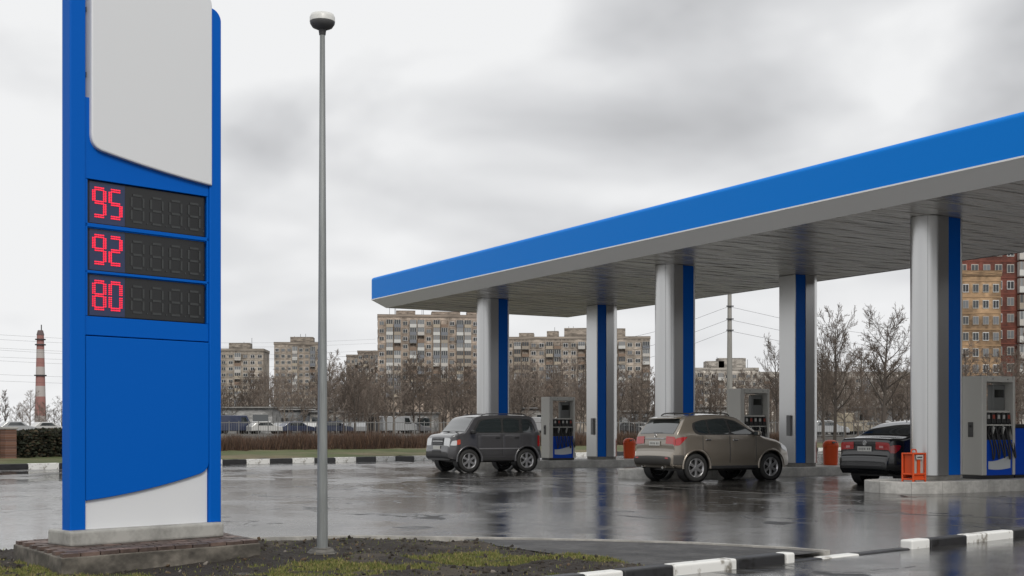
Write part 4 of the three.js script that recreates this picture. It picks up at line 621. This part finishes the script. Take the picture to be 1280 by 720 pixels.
const twigMats = [std([0.150, 0.118, 0.096], 0.9), std([0.110, 0.087, 0.071], 0.9), std([0.19, 0.155, 0.13], 0.9)];
const treeKinds = [treeGeos(11, 10), treeGeos(12, 10, { up: 0.7, wide: 0.8 }), treeGeos(13, 10, { spread: 1.1, low: 0.15 }), treeGeos(14, 10, { up: 0.9, wide: 0.6, limbs: 18 }), treeGeos(15, 10, { low: 0.3, wide: 1.1 }), treeGeos(16, 10, { low: 0.08, wide: 0.9, limbs: 18 })];
const bigTrees = [treeGeos(41, 12, { low: 0.26, wide: 1.0, limbs: 26, up: 0.55, thick: 1.1 }), treeGeos(42, 12, { low: 0.3, wide: 1.05, limbs: 25, up: 0.4, thick: 1.25 })];
function plantTree(kind, px, depth, h, label, group, tone, turn, base = 10, flat = 1) { const p = atDepth(px, depth, hillY(depth) - 0.05), o = thing('bare_tree', label, 'tree', p, turn, group); o.scale.set(h / base * flat, h / base, h / base * flat); part('trunk', kind.trunk, barkMats[tone], o); part('crown', kind.crown, twigMats[tone], o); return o; }
{
  const rnd = mulberry(99);
  const nth = (k) => { const u = ['', 'first', 'second', 'third', 'fourth', 'fifth', 'sixth', 'seventh', 'eighth', 'ninth', 'tenth', 'eleventh', 'twelfth', 'thirteenth', 'fourteenth', 'fifteenth', 'sixteenth', 'seventeenth', 'eighteenth', 'nineteenth']; return k < 20 ? u[k] : k % 10 === 0 ? ['', '', 'twentieth', 'thirtieth', 'fortieth', 'fiftieth'][k / 10] : ['', '', 'twenty', 'thirty', 'forty', 'fifty'][Math.floor(k / 10)] + '-' + u[k % 10]; };
  const shapes = ['round-crowned', 'slender', 'spreading', 'narrow upright', 'high-crowned', 'low-branched'];
  const belt = (n, px0, px1, d0, d1, top0, top1, label, group) => { for (let k = 0; k < n; k++) { const px = lerp(px0, px1, (k + 0.5 + (rnd() - 0.5) * 0.8) / n), d = lerp(d0, d1, rnd()), top = lerp(top0, top1, rnd()), h = (HORIZON - top) / FOCAL * d + EYE - hillY(d); const q = Math.floor(rnd() * 6); plantTree(treeKinds[q], px, d, h, shapes[q] + ' ' + label + ', ' + nth(k + 1) + ' from the left', group, Math.floor(rnd() * 3), rnd() * 6.28); } };
  belt(24, 272, 404, 165, 230, 500, 455, 'bare tree before the two towers', 'trees before the two towers');
  belt(48, 406, 645, 140, 215, 482, 436, 'bare tree before the tallest block', 'trees before the tallest block');
  belt(14, 403, 474, 140, 190, 482, 455, 'bare tree in the row right of the lamp post', 'trees right of the lamp post');
  belt(26, 632, 740, 140, 215, 490, 440, 'bare tree between the far columns', 'trees between the far columns');
  belt(18, 760, 826, 125, 190, 490, 450, 'bare tree right of the far back column', 'trees right of the far back column');
  belt(20, 858, 985, 130, 200, 490, 448, 'bare tree behind the middle fuel pump', 'trees behind the middle pump');
  belt(34, 1006, 1150, 105, 170, 500, 430, 'bare tree behind the black saloon', 'trees behind the black saloon');
  belt(16, 1196, 1300, 90, 160, 480, 415, 'bare tree before the red and tan flats', 'trees before the red and tan flats');
  belt(9, -10, 84, 150, 240, 510, 480, 'bare tree near the striped chimney', 'trees by the chimney');
  plantTree(bigTrees[0], 1043, 104, 11.2, 'tall bare tree with a narrow high crown, left of the black saloon roof', undefined, 1, 0.4, 12, 0.72);
  plantTree(bigTrees[1], 1104, 98, 10.4, 'tallest wide-crowned bare tree above the black saloon', undefined, 1, 2.1, 12, 0.9);
  plantTree(bigTrees[0], 1030, 92, 8.4, 'slender bare tree next to the middle back column', undefined, 1, 3.3, 12, 0.6);
  plantTree(bigTrees[1], 972, 120, 9.2, 'bare tree half hidden left of the middle back column', undefined, 1, 5.0, 12, 0.7);
}
// ------------------------------------------------------------------ hedges
function hedge(name, label, t0, t1, o0, o1, h, cols, count, leafy, seed) {
  const rnd = mulberry(seed), pos = [], col = [];
  for (let k = 0; k < count; k++) {
    const t = lerp(t0, t1, rnd()), o = lerp(o0, o1, rnd()), [x, d] = farAt(t, o), hh = h * (leafy ? 0.85 + 0.3 * fbm(t * 0.35, o, 3, seed) : 0.5 + 0.85 * fbm(t * 0.7, o, 4, seed)), c = cols[Math.floor(rnd() * cols.length)], kk = 0.7 + 0.6 * rnd();
    if (leafy) { const y = 0.2 + hh * Math.pow(rnd(), 0.8), s = 0.05 + 0.06 * rnd(), a = rnd() * 6.28, b = (rnd() - 0.5) * 2; const ux = Math.cos(a) * s, uz = Math.sin(a) * s, vy = Math.cos(b) * s, vx = -Math.sin(a) * Math.sin(b) * s, vz = Math.cos(a) * Math.sin(b) * s; pos.push(x - ux, y, -d - uz, x + ux, y, -d + uz, x + vx, y + vy, -d + vz); for (let i = 0; i < 3; i++) col.push(c[0] * kk, c[1] * kk, c[2] * kk); }
    else { const l = hh * (0.45 + 0.6 * rnd()), y0 = rnd() < 0.6 ? 0.1 : 0.1 + hh * 0.5 * rnd(), dx = (rnd() - 0.5) * 0.7 * l, dz = (rnd() - 0.5) * 0.7 * l, w = 0.008 + 0.016 * rnd(); const a = rnd() * 3.14, wx = Math.cos(a) * w, wz = Math.sin(a) * w, yt = Math.min(y0 + l, 0.15 + hh); pos.push(x - wx, y0, -d - wz, x + wx, y0, -d + wz, x + dx, yt, -d + dz); for (let i = 0; i < 3; i++) col.push(c[0] * kk, c[1] * kk, c[2] * kk); }
  }
  const g = new THREE.BufferGeometry(); g.setAttribute('position', new THREE.Float32BufferAttribute(pos, 3)); g.setAttribute('color', new THREE.Float32BufferAttribute(col, 3)); g.computeVertexNormals();
  const p = farAt((t0 + t1) / 2, (o0 + o1) / 2), o = thing(name, label, 'hedge', new THREE.Vector3(p[0], 0, -p[1])); g.translate(-p[0], 0, p[1]);
  const m = part(leafy ? 'leaves' : 'stems', g, std([1, 1, 1], 0.9, 0, { vertexColors: true, side: THREE.DoubleSide }), o); m.userData.kind = 'stuff'; return o;
}
hedge('dry_hedge', 'leafless reddish-brown hedge behind the far kerb', 3, 62, 9.5, 11.6, 1.12, [[0.10, 0.055, 0.036], [0.075, 0.045, 0.032], [0.135, 0.085, 0.055], [0.06, 0.04, 0.03]], 70000, false, 301);
hedge('evergreen_hedge', 'dark evergreen clipped hedge at the left edge, below the chimney', -30, 2.2, 5.2, 7.4, 1.12, [[0.016, 0.020, 0.010], [0.024, 0.028, 0.014], [0.012, 0.014, 0.008], [0.05, 0.035, 0.018]], 90000, true, 302);
for (const [t, label] of [[-19.2, 'brown brick fence pier at the far left of the dark hedge'], [-6.4, 'brown brick fence pier at the right end of the dark hedge, next to the sign']]) {
  const [x, d] = farAt(t, 4.7), o = thing('fence_pier', label, 'pier', new THREE.Vector3(x, 0.15, -d), Math.atan2(farDir.y, farDir.x), 'brick piers in the dark hedge');
  const b = box(0.44, 0.083, 0.44), m = [[0.15, 0.075, 0.05], [0.19, 0.10, 0.07], [0.12, 0.065, 0.05]].map((c) => std(c, 0.85)); part('mortar_core', box(0.42, 1.24, 0.42, 0, 0.62, 0), std([0.25, 0.23, 0.2], 0.9), o);
  for (let k = 0; k < 13; k++) { const q = part('brick', b, m[(k * 7) % 3], o); q.position.set(0, 0.06 + k * 0.095, 0); } part('cap', rbox(0.54, 0.07, 0.54, 0.02, 0, 1.285, 0), concreteMat, o);
}
// ------------------------------------------------------------------ apartment blocks
const winMat = std([1, 1, 1], 0.35, 0, { vertexColors: true });
function windowGeo(w, h, v) { const fr = [[0.55, 0.55, 0.53], [0.42, 0.40, 0.36], [0.60, 0.60, 0.60], [0.34, 0.30, 0.26]][v % 4], gl = [[0.03, 0.035, 0.04], [0.05, 0.055, 0.06], [0.02, 0.022, 0.025], [0.14, 0.15, 0.16]][v % 4]; return mergeGeometries([tinted(box(w, h, 0.10, 0, 0, 0), fr), tinted(box(w * 0.40, h * 0.84, 0.04, -w * 0.235, 0, 0.05), gl), tinted(box(w * 0.40, h * 0.84, 0.04, w * 0.235, 0, 0.05), gl)]); }
function balconyGeo(w, v) { const par = [[0.30, 0.26, 0.21], [0.45, 0.43, 0.40], [0.20, 0.14, 0.10], [0.36, 0.31, 0.24], [0.52, 0.52, 0.50], [0.16, 0.17, 0.19]][v % 6], glaze = [[0.06, 0.065, 0.07], [0.16, 0.17, 0.18], [0.03, 0.03, 0.032], [0.05, 0.05, 0.05], [0.22, 0.23, 0.24], [0.05, 0.055, 0.06]][v % 6], fr = v % 2 ? [0.5, 0.5, 0.48] : [0.28, 0.22, 0.17], out = [tinted(box(w, 1.05, 0.09, 0, -0.82, 1.0), par), tinted(box(w, 0.14, 1.05, 0, -1.36, 0.52), [0.3, 0.29, 0.27])]; if (v !== 2) { out.push(tinted(box(w - 0.1, 1.35, 0.04, 0, 0.38, 0.98), glaze)); for (let k = 0; k <= 3; k++) out.push(tinted(box(0.09, 1.38, 0.09, -w / 2 + 0.05 + k * (w - 0.1) / 3, 0.38, 1.0), fr)); } for (const s of [-1, 1]) out.push(tinted(box(0.08, 2.4, 1.0, s * (w / 2 - 0.04), -0.15, 0.5), par)); return mergeGeometries(out); }
function block(spec) {
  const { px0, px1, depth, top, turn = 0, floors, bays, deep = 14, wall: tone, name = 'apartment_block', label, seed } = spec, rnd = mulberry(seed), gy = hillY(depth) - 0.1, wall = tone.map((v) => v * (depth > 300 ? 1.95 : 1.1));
  const w = (px1 - px0) / FOCAL * depth / Math.cos(turn), H = (HORIZON - top) / FOCAL * depth + EYE - gy, c = atDepth((px0 + px1) / 2, depth, gy), o = thing(name, label, 'building', c, turn);
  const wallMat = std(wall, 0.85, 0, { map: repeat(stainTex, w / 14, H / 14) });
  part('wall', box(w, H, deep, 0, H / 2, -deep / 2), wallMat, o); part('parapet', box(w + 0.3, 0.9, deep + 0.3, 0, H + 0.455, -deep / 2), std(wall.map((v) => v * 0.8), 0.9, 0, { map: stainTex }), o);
  const fh = (H - 2) / floors, bw = w / bays, ww = Math.min(1.75, bw * 0.6), geos = [0, 1, 2, 3].map((v) => windowGeo(ww, fh * 0.52, v)), bgeos = [0, 1, 2, 3, 4, 5].map((v) => balconyGeo(bw * 0.86, v));
  const jm = std(wall.map((v) => v * 0.62), 0.9), jg = box(w + 0.06, 0.16, 0.08), vg = box(0.14, H, 0.08), first = Math.max(0, Math.floor((spec.hide || 0)));
  for (let f = first; f <= floors; f++) { const m = part('floor_joint', jg, jm, o); m.position.set(0, 1.2 + f * fh, 0.03); }
  for (let b = 1; b < bays; b += spec.seamEvery || 2) { const m = part('wall_joint', vg, jm, o); m.position.set(-w / 2 + b * bw, H / 2, 0.024); }
  for (let f = first; f < floors; f++) for (let b = 0; b < bays; b++) { const y = 1.2 + (f + 0.55) * fh, x = -w / 2 + (b + 0.5) * bw; if (spec.balcony(b, f)) { const m = part('balcony', bgeos[Math.floor(rnd() * 6)], winMat, o); m.position.set(x, y, 0.05); } else { const m = part('window', geos[Math.floor(rnd() * 4)], winMat, o); m.position.set(x, y, 0.04); } }
  if (spec.sideBays) { const sg = [0, 1, 2, 3].map((v) => windowGeo(1.4, fh * 0.5, v)); for (let f = first; f < floors; f++) for (let b = 0; b < spec.sideBays; b++) { const m = part('window', sg[Math.floor(rnd() * 4)], winMat, o); m.rotation.y = spec.sideFace * Math.PI / 2; m.position.set(spec.sideFace * (w / 2 + 0.04), 1.2 + (f + 0.55) * fh, -deep * (b + 0.5) / spec.sideBays); } }
  for (const [x, bwid, bh] of spec.roof || []) part('roof_house', box(bwid, bh, 6, x * w / 2, H + 0.9 + bh / 2, -deep / 2), std(wall.map((v) => v * 0.72), 0.9, 0, { map: stainTex }), o);
  for (let k = 0; k < (spec.aerials || 0); k++) { const h = 1.5 + rnd() * 2.5, x = (rnd() - 0.5) * w * 0.9; part('aerial', (() => { const g = box(0.12, h, 0.12, x, H + 0.9 + h / 2, -deep * 0.4); return g; })(), darkMetal, o); }
  return o;
}
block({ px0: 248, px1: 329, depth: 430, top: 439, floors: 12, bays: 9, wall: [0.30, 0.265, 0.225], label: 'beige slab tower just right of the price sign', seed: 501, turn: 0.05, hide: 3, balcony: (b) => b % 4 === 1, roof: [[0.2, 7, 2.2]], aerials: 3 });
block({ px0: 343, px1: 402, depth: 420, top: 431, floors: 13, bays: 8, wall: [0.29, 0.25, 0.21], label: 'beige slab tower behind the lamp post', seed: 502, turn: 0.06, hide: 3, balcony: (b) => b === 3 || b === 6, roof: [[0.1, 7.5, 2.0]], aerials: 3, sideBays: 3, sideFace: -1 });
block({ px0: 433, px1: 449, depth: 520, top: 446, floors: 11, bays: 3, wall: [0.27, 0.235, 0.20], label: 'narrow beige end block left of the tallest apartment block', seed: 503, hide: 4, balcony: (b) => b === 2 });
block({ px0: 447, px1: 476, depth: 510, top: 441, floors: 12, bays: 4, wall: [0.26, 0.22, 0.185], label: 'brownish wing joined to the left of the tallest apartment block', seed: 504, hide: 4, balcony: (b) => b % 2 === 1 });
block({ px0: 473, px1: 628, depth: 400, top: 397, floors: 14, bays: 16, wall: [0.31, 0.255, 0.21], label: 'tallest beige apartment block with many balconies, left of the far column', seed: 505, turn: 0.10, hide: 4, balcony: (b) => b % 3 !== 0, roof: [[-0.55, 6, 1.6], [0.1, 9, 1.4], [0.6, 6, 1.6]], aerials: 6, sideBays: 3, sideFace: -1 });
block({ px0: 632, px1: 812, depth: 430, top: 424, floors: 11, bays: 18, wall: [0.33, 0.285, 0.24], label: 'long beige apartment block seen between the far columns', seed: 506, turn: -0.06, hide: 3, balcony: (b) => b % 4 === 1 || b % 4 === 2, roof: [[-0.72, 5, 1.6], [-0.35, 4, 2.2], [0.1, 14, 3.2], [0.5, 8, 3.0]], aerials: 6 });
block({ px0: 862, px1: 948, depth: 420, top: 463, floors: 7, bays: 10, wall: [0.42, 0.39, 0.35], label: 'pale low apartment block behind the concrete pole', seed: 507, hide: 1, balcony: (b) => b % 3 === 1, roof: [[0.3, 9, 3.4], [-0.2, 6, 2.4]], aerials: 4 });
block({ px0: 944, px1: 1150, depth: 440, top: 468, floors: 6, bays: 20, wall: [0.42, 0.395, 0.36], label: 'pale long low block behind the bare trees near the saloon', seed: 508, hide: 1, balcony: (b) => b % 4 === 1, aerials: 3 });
block({ px0: 1188, px1: 1251, depth: 206, top: 345, floors: 9, bays: 5, wall: [0.50, 0.33, 0.19], label: 'tan brick apartment block at the right edge, in front of the red one', name: 'brick_flats', seed: 509, turn: 0, deep: 8, balcony: () => false, seamEvery: 9 });
block({ px0: 1196, px1: 1330, depth: 216, top: 300, floors: 11, bays: 9, wall: [0.26, 0.085, 0.06], label: 'dark red brick apartment block with white balconies at the right edge', name: 'brick_flats', seed: 510, deep: 14, balcony: (b) => b >= 5 && b % 2 === 1, seamEvery: 20 });
// ------------------------------------------------------------------ chimney
{
  const d = 800, p = atDepth(50.5, d, 0.9), o = thing('factory_chimney', 'tall tapering red and white striped chimney at the left edge', 'chimney', p), H = 60;
  const ys = [0, 0.16, 0.36, 0.47, 0.58, 0.67, 0.76, 0.85, 1], red = std([0.30, 0.15, 0.135], 0.85), wht = std([0.40, 0.37, 0.355], 0.85), rad = (t) => lerp(3.6, 2.1, t);
  for (let k = 0; k < ys.length - 1; k++) { const g = new THREE.CylinderGeometry(rad(ys[k + 1]), rad(ys[k]), (ys[k + 1] - ys[k]) * H, 20, 1, true); g.translate(0, (ys[k] + ys[k + 1]) / 2 * H, 0); part('stripe', g, k === 7 || k % 2 === 1 ? red : wht, o); }
  for (const t of [0.58, 0.90, 0.955]) part('platform', (() => { const g = new THREE.CylinderGeometry(rad(t) + 1.0, rad(t) + 1.0, 0.7, 20); g.translate(0, t * H, 0); return g; })(), darkMetal, o);
  part('flue', (() => { const g = new THREE.CylinderGeometry(1.6, 2.4, 3.0, 12); g.translate(0, H + 1.5, 0); return g; })(), std([0.12, 0.09, 0.09], 0.9), o); part('lightning_rod', box(0.5, 5, 0.5, 0.6, H + 4, 0), darkMetal, o);
}
// ------------------------------------------------------------------ concrete pole and overhead wires
const poleTop = atDepth(912, 80, 0); 
{
  const o = thing('concrete_pole', 'tall tapering concrete pole behind the middle fuel pump', 'pole', atDepth(912, 80, 0.0)); part('shaft', (() => { const g = new THREE.CylinderGeometry(0.11, 0.215, 11.5, 10); g.translate(0, 5.75, 0); return g; })(), std([0.30, 0.295, 0.28], 0.85, 0, { map: softTex }), o);
  for (const y of [7.6, 8.3, 9.1]) part('insulator', box(0.45, 0.07, 0.09, 0, y, 0.16), darkMetal, o);
}
function wire(a, b, sag, label, group) { const m = a.clone().lerp(b, 0.5); m.y -= sag; const q1 = a.clone().lerp(b, 0.25); q1.y -= sag * 0.75; const q2 = a.clone().lerp(b, 0.75); q2.y -= sag * 0.75; const o = part(numbered('overhead_wire'), new THREE.TubeGeometry(new THREE.CatmullRomCurve3([a, q1, m, q2, b]), 40, 0.009, 4), darkMetal, scene); o.userData = { label, category: 'wire', group }; }
for (const [y, k] of [[9.1, 0], [8.3, 1], [7.6, 2]]) { wire(new THREE.Vector3(poleTop.x, y, poleTop.z + 0.16), atDepth(640, 96, y - 1.2 - k * 0.2), 1.0, ['top', 'middle', 'lowest'][k] + ' overhead wire running left from the concrete pole', 'wires left of the concrete pole'); wire(new THREE.Vector3(poleTop.x, y - 0.05, poleTop.z + 0.16), atDepth(1330, 110, y + 1.0), 1.4, ['top', 'middle', 'lowest'][k] + ' overhead wire running right from the concrete pole', 'wires right of the concrete pole'); }
for (const [y0, y1, i] of [[419, 426], [425, 431], [436, 440], [438, 446], [448, 445], [452, 455], [470, 466], [478, 474]].entries().map(([i, v]) => [...v, i])) wire(atDepth(-60, 130, EYE + (HORIZON - y0 + 4) / FOCAL * 130), atDepth(470, 190, EYE + (HORIZON - y1 + 2) / FOCAL * 190), 0.8, ['highest', 'second highest', 'third highest', 'fourth highest', 'fourth lowest', 'third lowest', 'second lowest', 'lowest'][i] + ' thin overhead wire behind the price sign', 'wires by the chimney');
// ------------------------------------------------------------------ railing, kiosks and parked cars beyond the hedge
{
  const railMat = std([0.17, 0.17, 0.167], 0.6, 0.2), posts = [];
  for (let k = 0; k <= 74; k++) { const px = 262 + k * 12.2; posts.push(atDepth(px, 112, hillY(112))); }
  const o = thing('railing', 'pale metal railing along the road beyond the hedge', 'fence', posts[0]), pg = box(0.07, 1.5, 0.07), span = posts[1].x - posts[0].x, rg = box(span - 0.1, 0.06, 0.04), bg = box(0.018, 1.2, 0.018);
  posts.forEach((p, k) => { const q = p.clone().sub(posts[0]); const m = part('post', pg, railMat, o); m.position.set(q.x, 0.75, 0); if (k < posts.length - 1) { for (const y of [0.25, 1.35]) { const r = part('rail', rg, railMat, o); r.position.set(q.x + span / 2, y, 0); } for (let b = 1; b < 4; b++) { const r = part('bar', bg, railMat, o); r.position.set(q.x + span * b / 4, 0.8, 0); } } });
}
function smallCar(px, d, color, label, turn, van) {
  const o = thing(van ? 'parked_van' : 'parked_car', label, van ? 'van' : 'car', atDepth(px, d, hillY(d) - 0.06), turn, 'vehicles parked beyond the railing');
  const pts = van ? [[-2.3, 0.35], [-2.3, 2.05], [-2.2, 2.15], [1.3, 2.15], [1.75, 1.3], [2.25, 1.1], [2.35, 0.4]] : [[-2.05, 0.35], [-2.1, 0.85], [-1.9, 0.98], [-1.35, 1.42], [0.25, 1.45], [0.95, 0.98], [1.9, 0.8], [2.1, 0.6], [2.08, 0.32]];
  const g = new THREE.ExtrudeGeometry(new THREE.Shape(pts.map((p) => new THREE.Vector2(...p))), { depth: 1.5, bevelEnabled: true, bevelSize: 0.08, bevelThickness: 0.1, bevelOffset: -0.06, bevelSegments: 2 }); g.translate(0, 0, -0.75); part('body', g, phys(color, 0.35, 0.1, { clearcoat: 0.6 }), o);
  const wp = van ? [[0.6, 1.25], [0.6, 1.95], [1.15, 1.95], [1.5, 1.25]] : [[-1.35, 0.98], [-1.05, 1.34], [0.15, 1.36], [0.65, 0.98]], wg = new THREE.ExtrudeGeometry(new THREE.Shape(wp.map((p) => new THREE.Vector2(...p))), { depth: 1.73, bevelEnabled: false }); wg.translate(0, 0, -0.865); part('window', wg, carGlass, o);
  for (const x of [-1.3, 1.35]) for (const s of [-1, 1]) { const w = part('wheel', carWheel, rubber, o); w.position.set(x, 0.32, s * 0.74); }
}
const carWheel = new THREE.CylinderGeometry(0.32, 0.32, 0.2, 16); carWheel.rotateX(Math.PI / 2);
{
  const rnd = mulberry(60), cols = [['white', [0.46, 0.46, 0.46]], ['silver', [0.35, 0.36, 0.37]], ['dark blue', [0.03, 0.04, 0.08]], ['beige', [0.33, 0.29, 0.22]], ['grey', [0.14, 0.14, 0.15]], ['white', [0.5, 0.5, 0.49]], ['black', [0.02, 0.02, 0.022]]];
  const spots = [[292, 150], [312, 158], [332, 150], [352, 160], [371, 152], [389, 158], [418, 150], [430, 165], [448, 158], [470, 168], [497, 160], [518, 170], [650, 160], [668, 170], [782, 158], [800, 168], [880, 150], [1032, 120], [1052, 130], [22, 150], [60, 160], [1086, 135], [1128, 128]];
  const seenCars = new Map(); const rank = ['', 'second ', 'third ', 'fourth ', 'fifth '];
  spots.forEach(([px, d], k) => { const [n, c] = cols[Math.floor(rnd() * cols.length)], van = rnd() < 0.3; const near = px < 90 ? 'below the chimney' : px < 400 ? 'in the row left of the lamp post' : px < 540 ? 'between the lamp post and grey SUV' : px < 720 ? 'seen right of the far front column' : px < 820 ? 'seen between the far bin and railing' : px < 960 ? 'behind the middle pump' : 'behind the trees near the saloon'; const key = n + van + near, r = seenCars.get(key) || 0; seenCars.set(key, r + 1); smallCar(px, d, c, `${rank[r]}${n} ${van ? 'van' : 'car'} ${r ? 'from left ' : ''}beyond the railing, ${near}`, rnd() < 0.5 ? 0.3 + rnd() * 0.5 : Math.PI / 2 + (rnd() - 0.5) * 0.5, van); });
  const kiosks = [[300, 172, 9, 3.4], [322, 180, 6, 3.0], [356, 176, 8, 3.2], [384, 182, 7, 3.6], [410, 176, 5, 2.9], [444, 185, 7, 2.7], [508, 180, 8, 2.8], [655, 176, 9, 3.4], [790, 172, 7, 2.9], [890, 178, 8, 3.6], [1062, 150, 6, 3.0], [1120, 148, 6, 3.0]];
  const kw = [std([0.56, 0.56, 0.55], 0.6, 0, { map: stainTex }), std([0.46, 0.45, 0.43], 0.7, 0, { map: stainTex }), std([0.36, 0.37, 0.38], 0.6, 0, { map: stainTex })];
  kiosks.forEach(([px, d, w, h], k) => { const p = atDepth(px, d, hillY(d) - 0.06), o = thing('market_kiosk', ['white', 'cream', 'grey'][k % 3] + ' flat-roofed kiosk beyond the parked cars, ' + ['first', 'second', 'third', 'fourth', 'fifth', 'sixth', 'seventh', 'eighth', 'ninth', 'tenth', 'eleventh', 'twelfth'][k] + ' from the left', 'kiosk', p, (k % 3 - 1) * 0.15, 'kiosks beyond the parked cars'); part('wall', box(w, h, 3, 0, h / 2, -1.5), kw[k % 3], o); part('roof', box(w + 0.4, 0.18, 3.6, 0, h + 0.09, -1.4), kw[(k + 1) % 3], o); for (let i = 0; i < 3; i++) part(i === 1 ? 'door' : 'window', i === 1 ? box(0.95, 2.1, 0.06, 0, 1.06, 0.02) : box(w * 0.24, 1.1, 0.06, (i - 1) * w * 0.32, h * 0.58, 0.02), i === 1 ? darkMetal : carGlass, o); });
}
renderer.render(scene, camera);
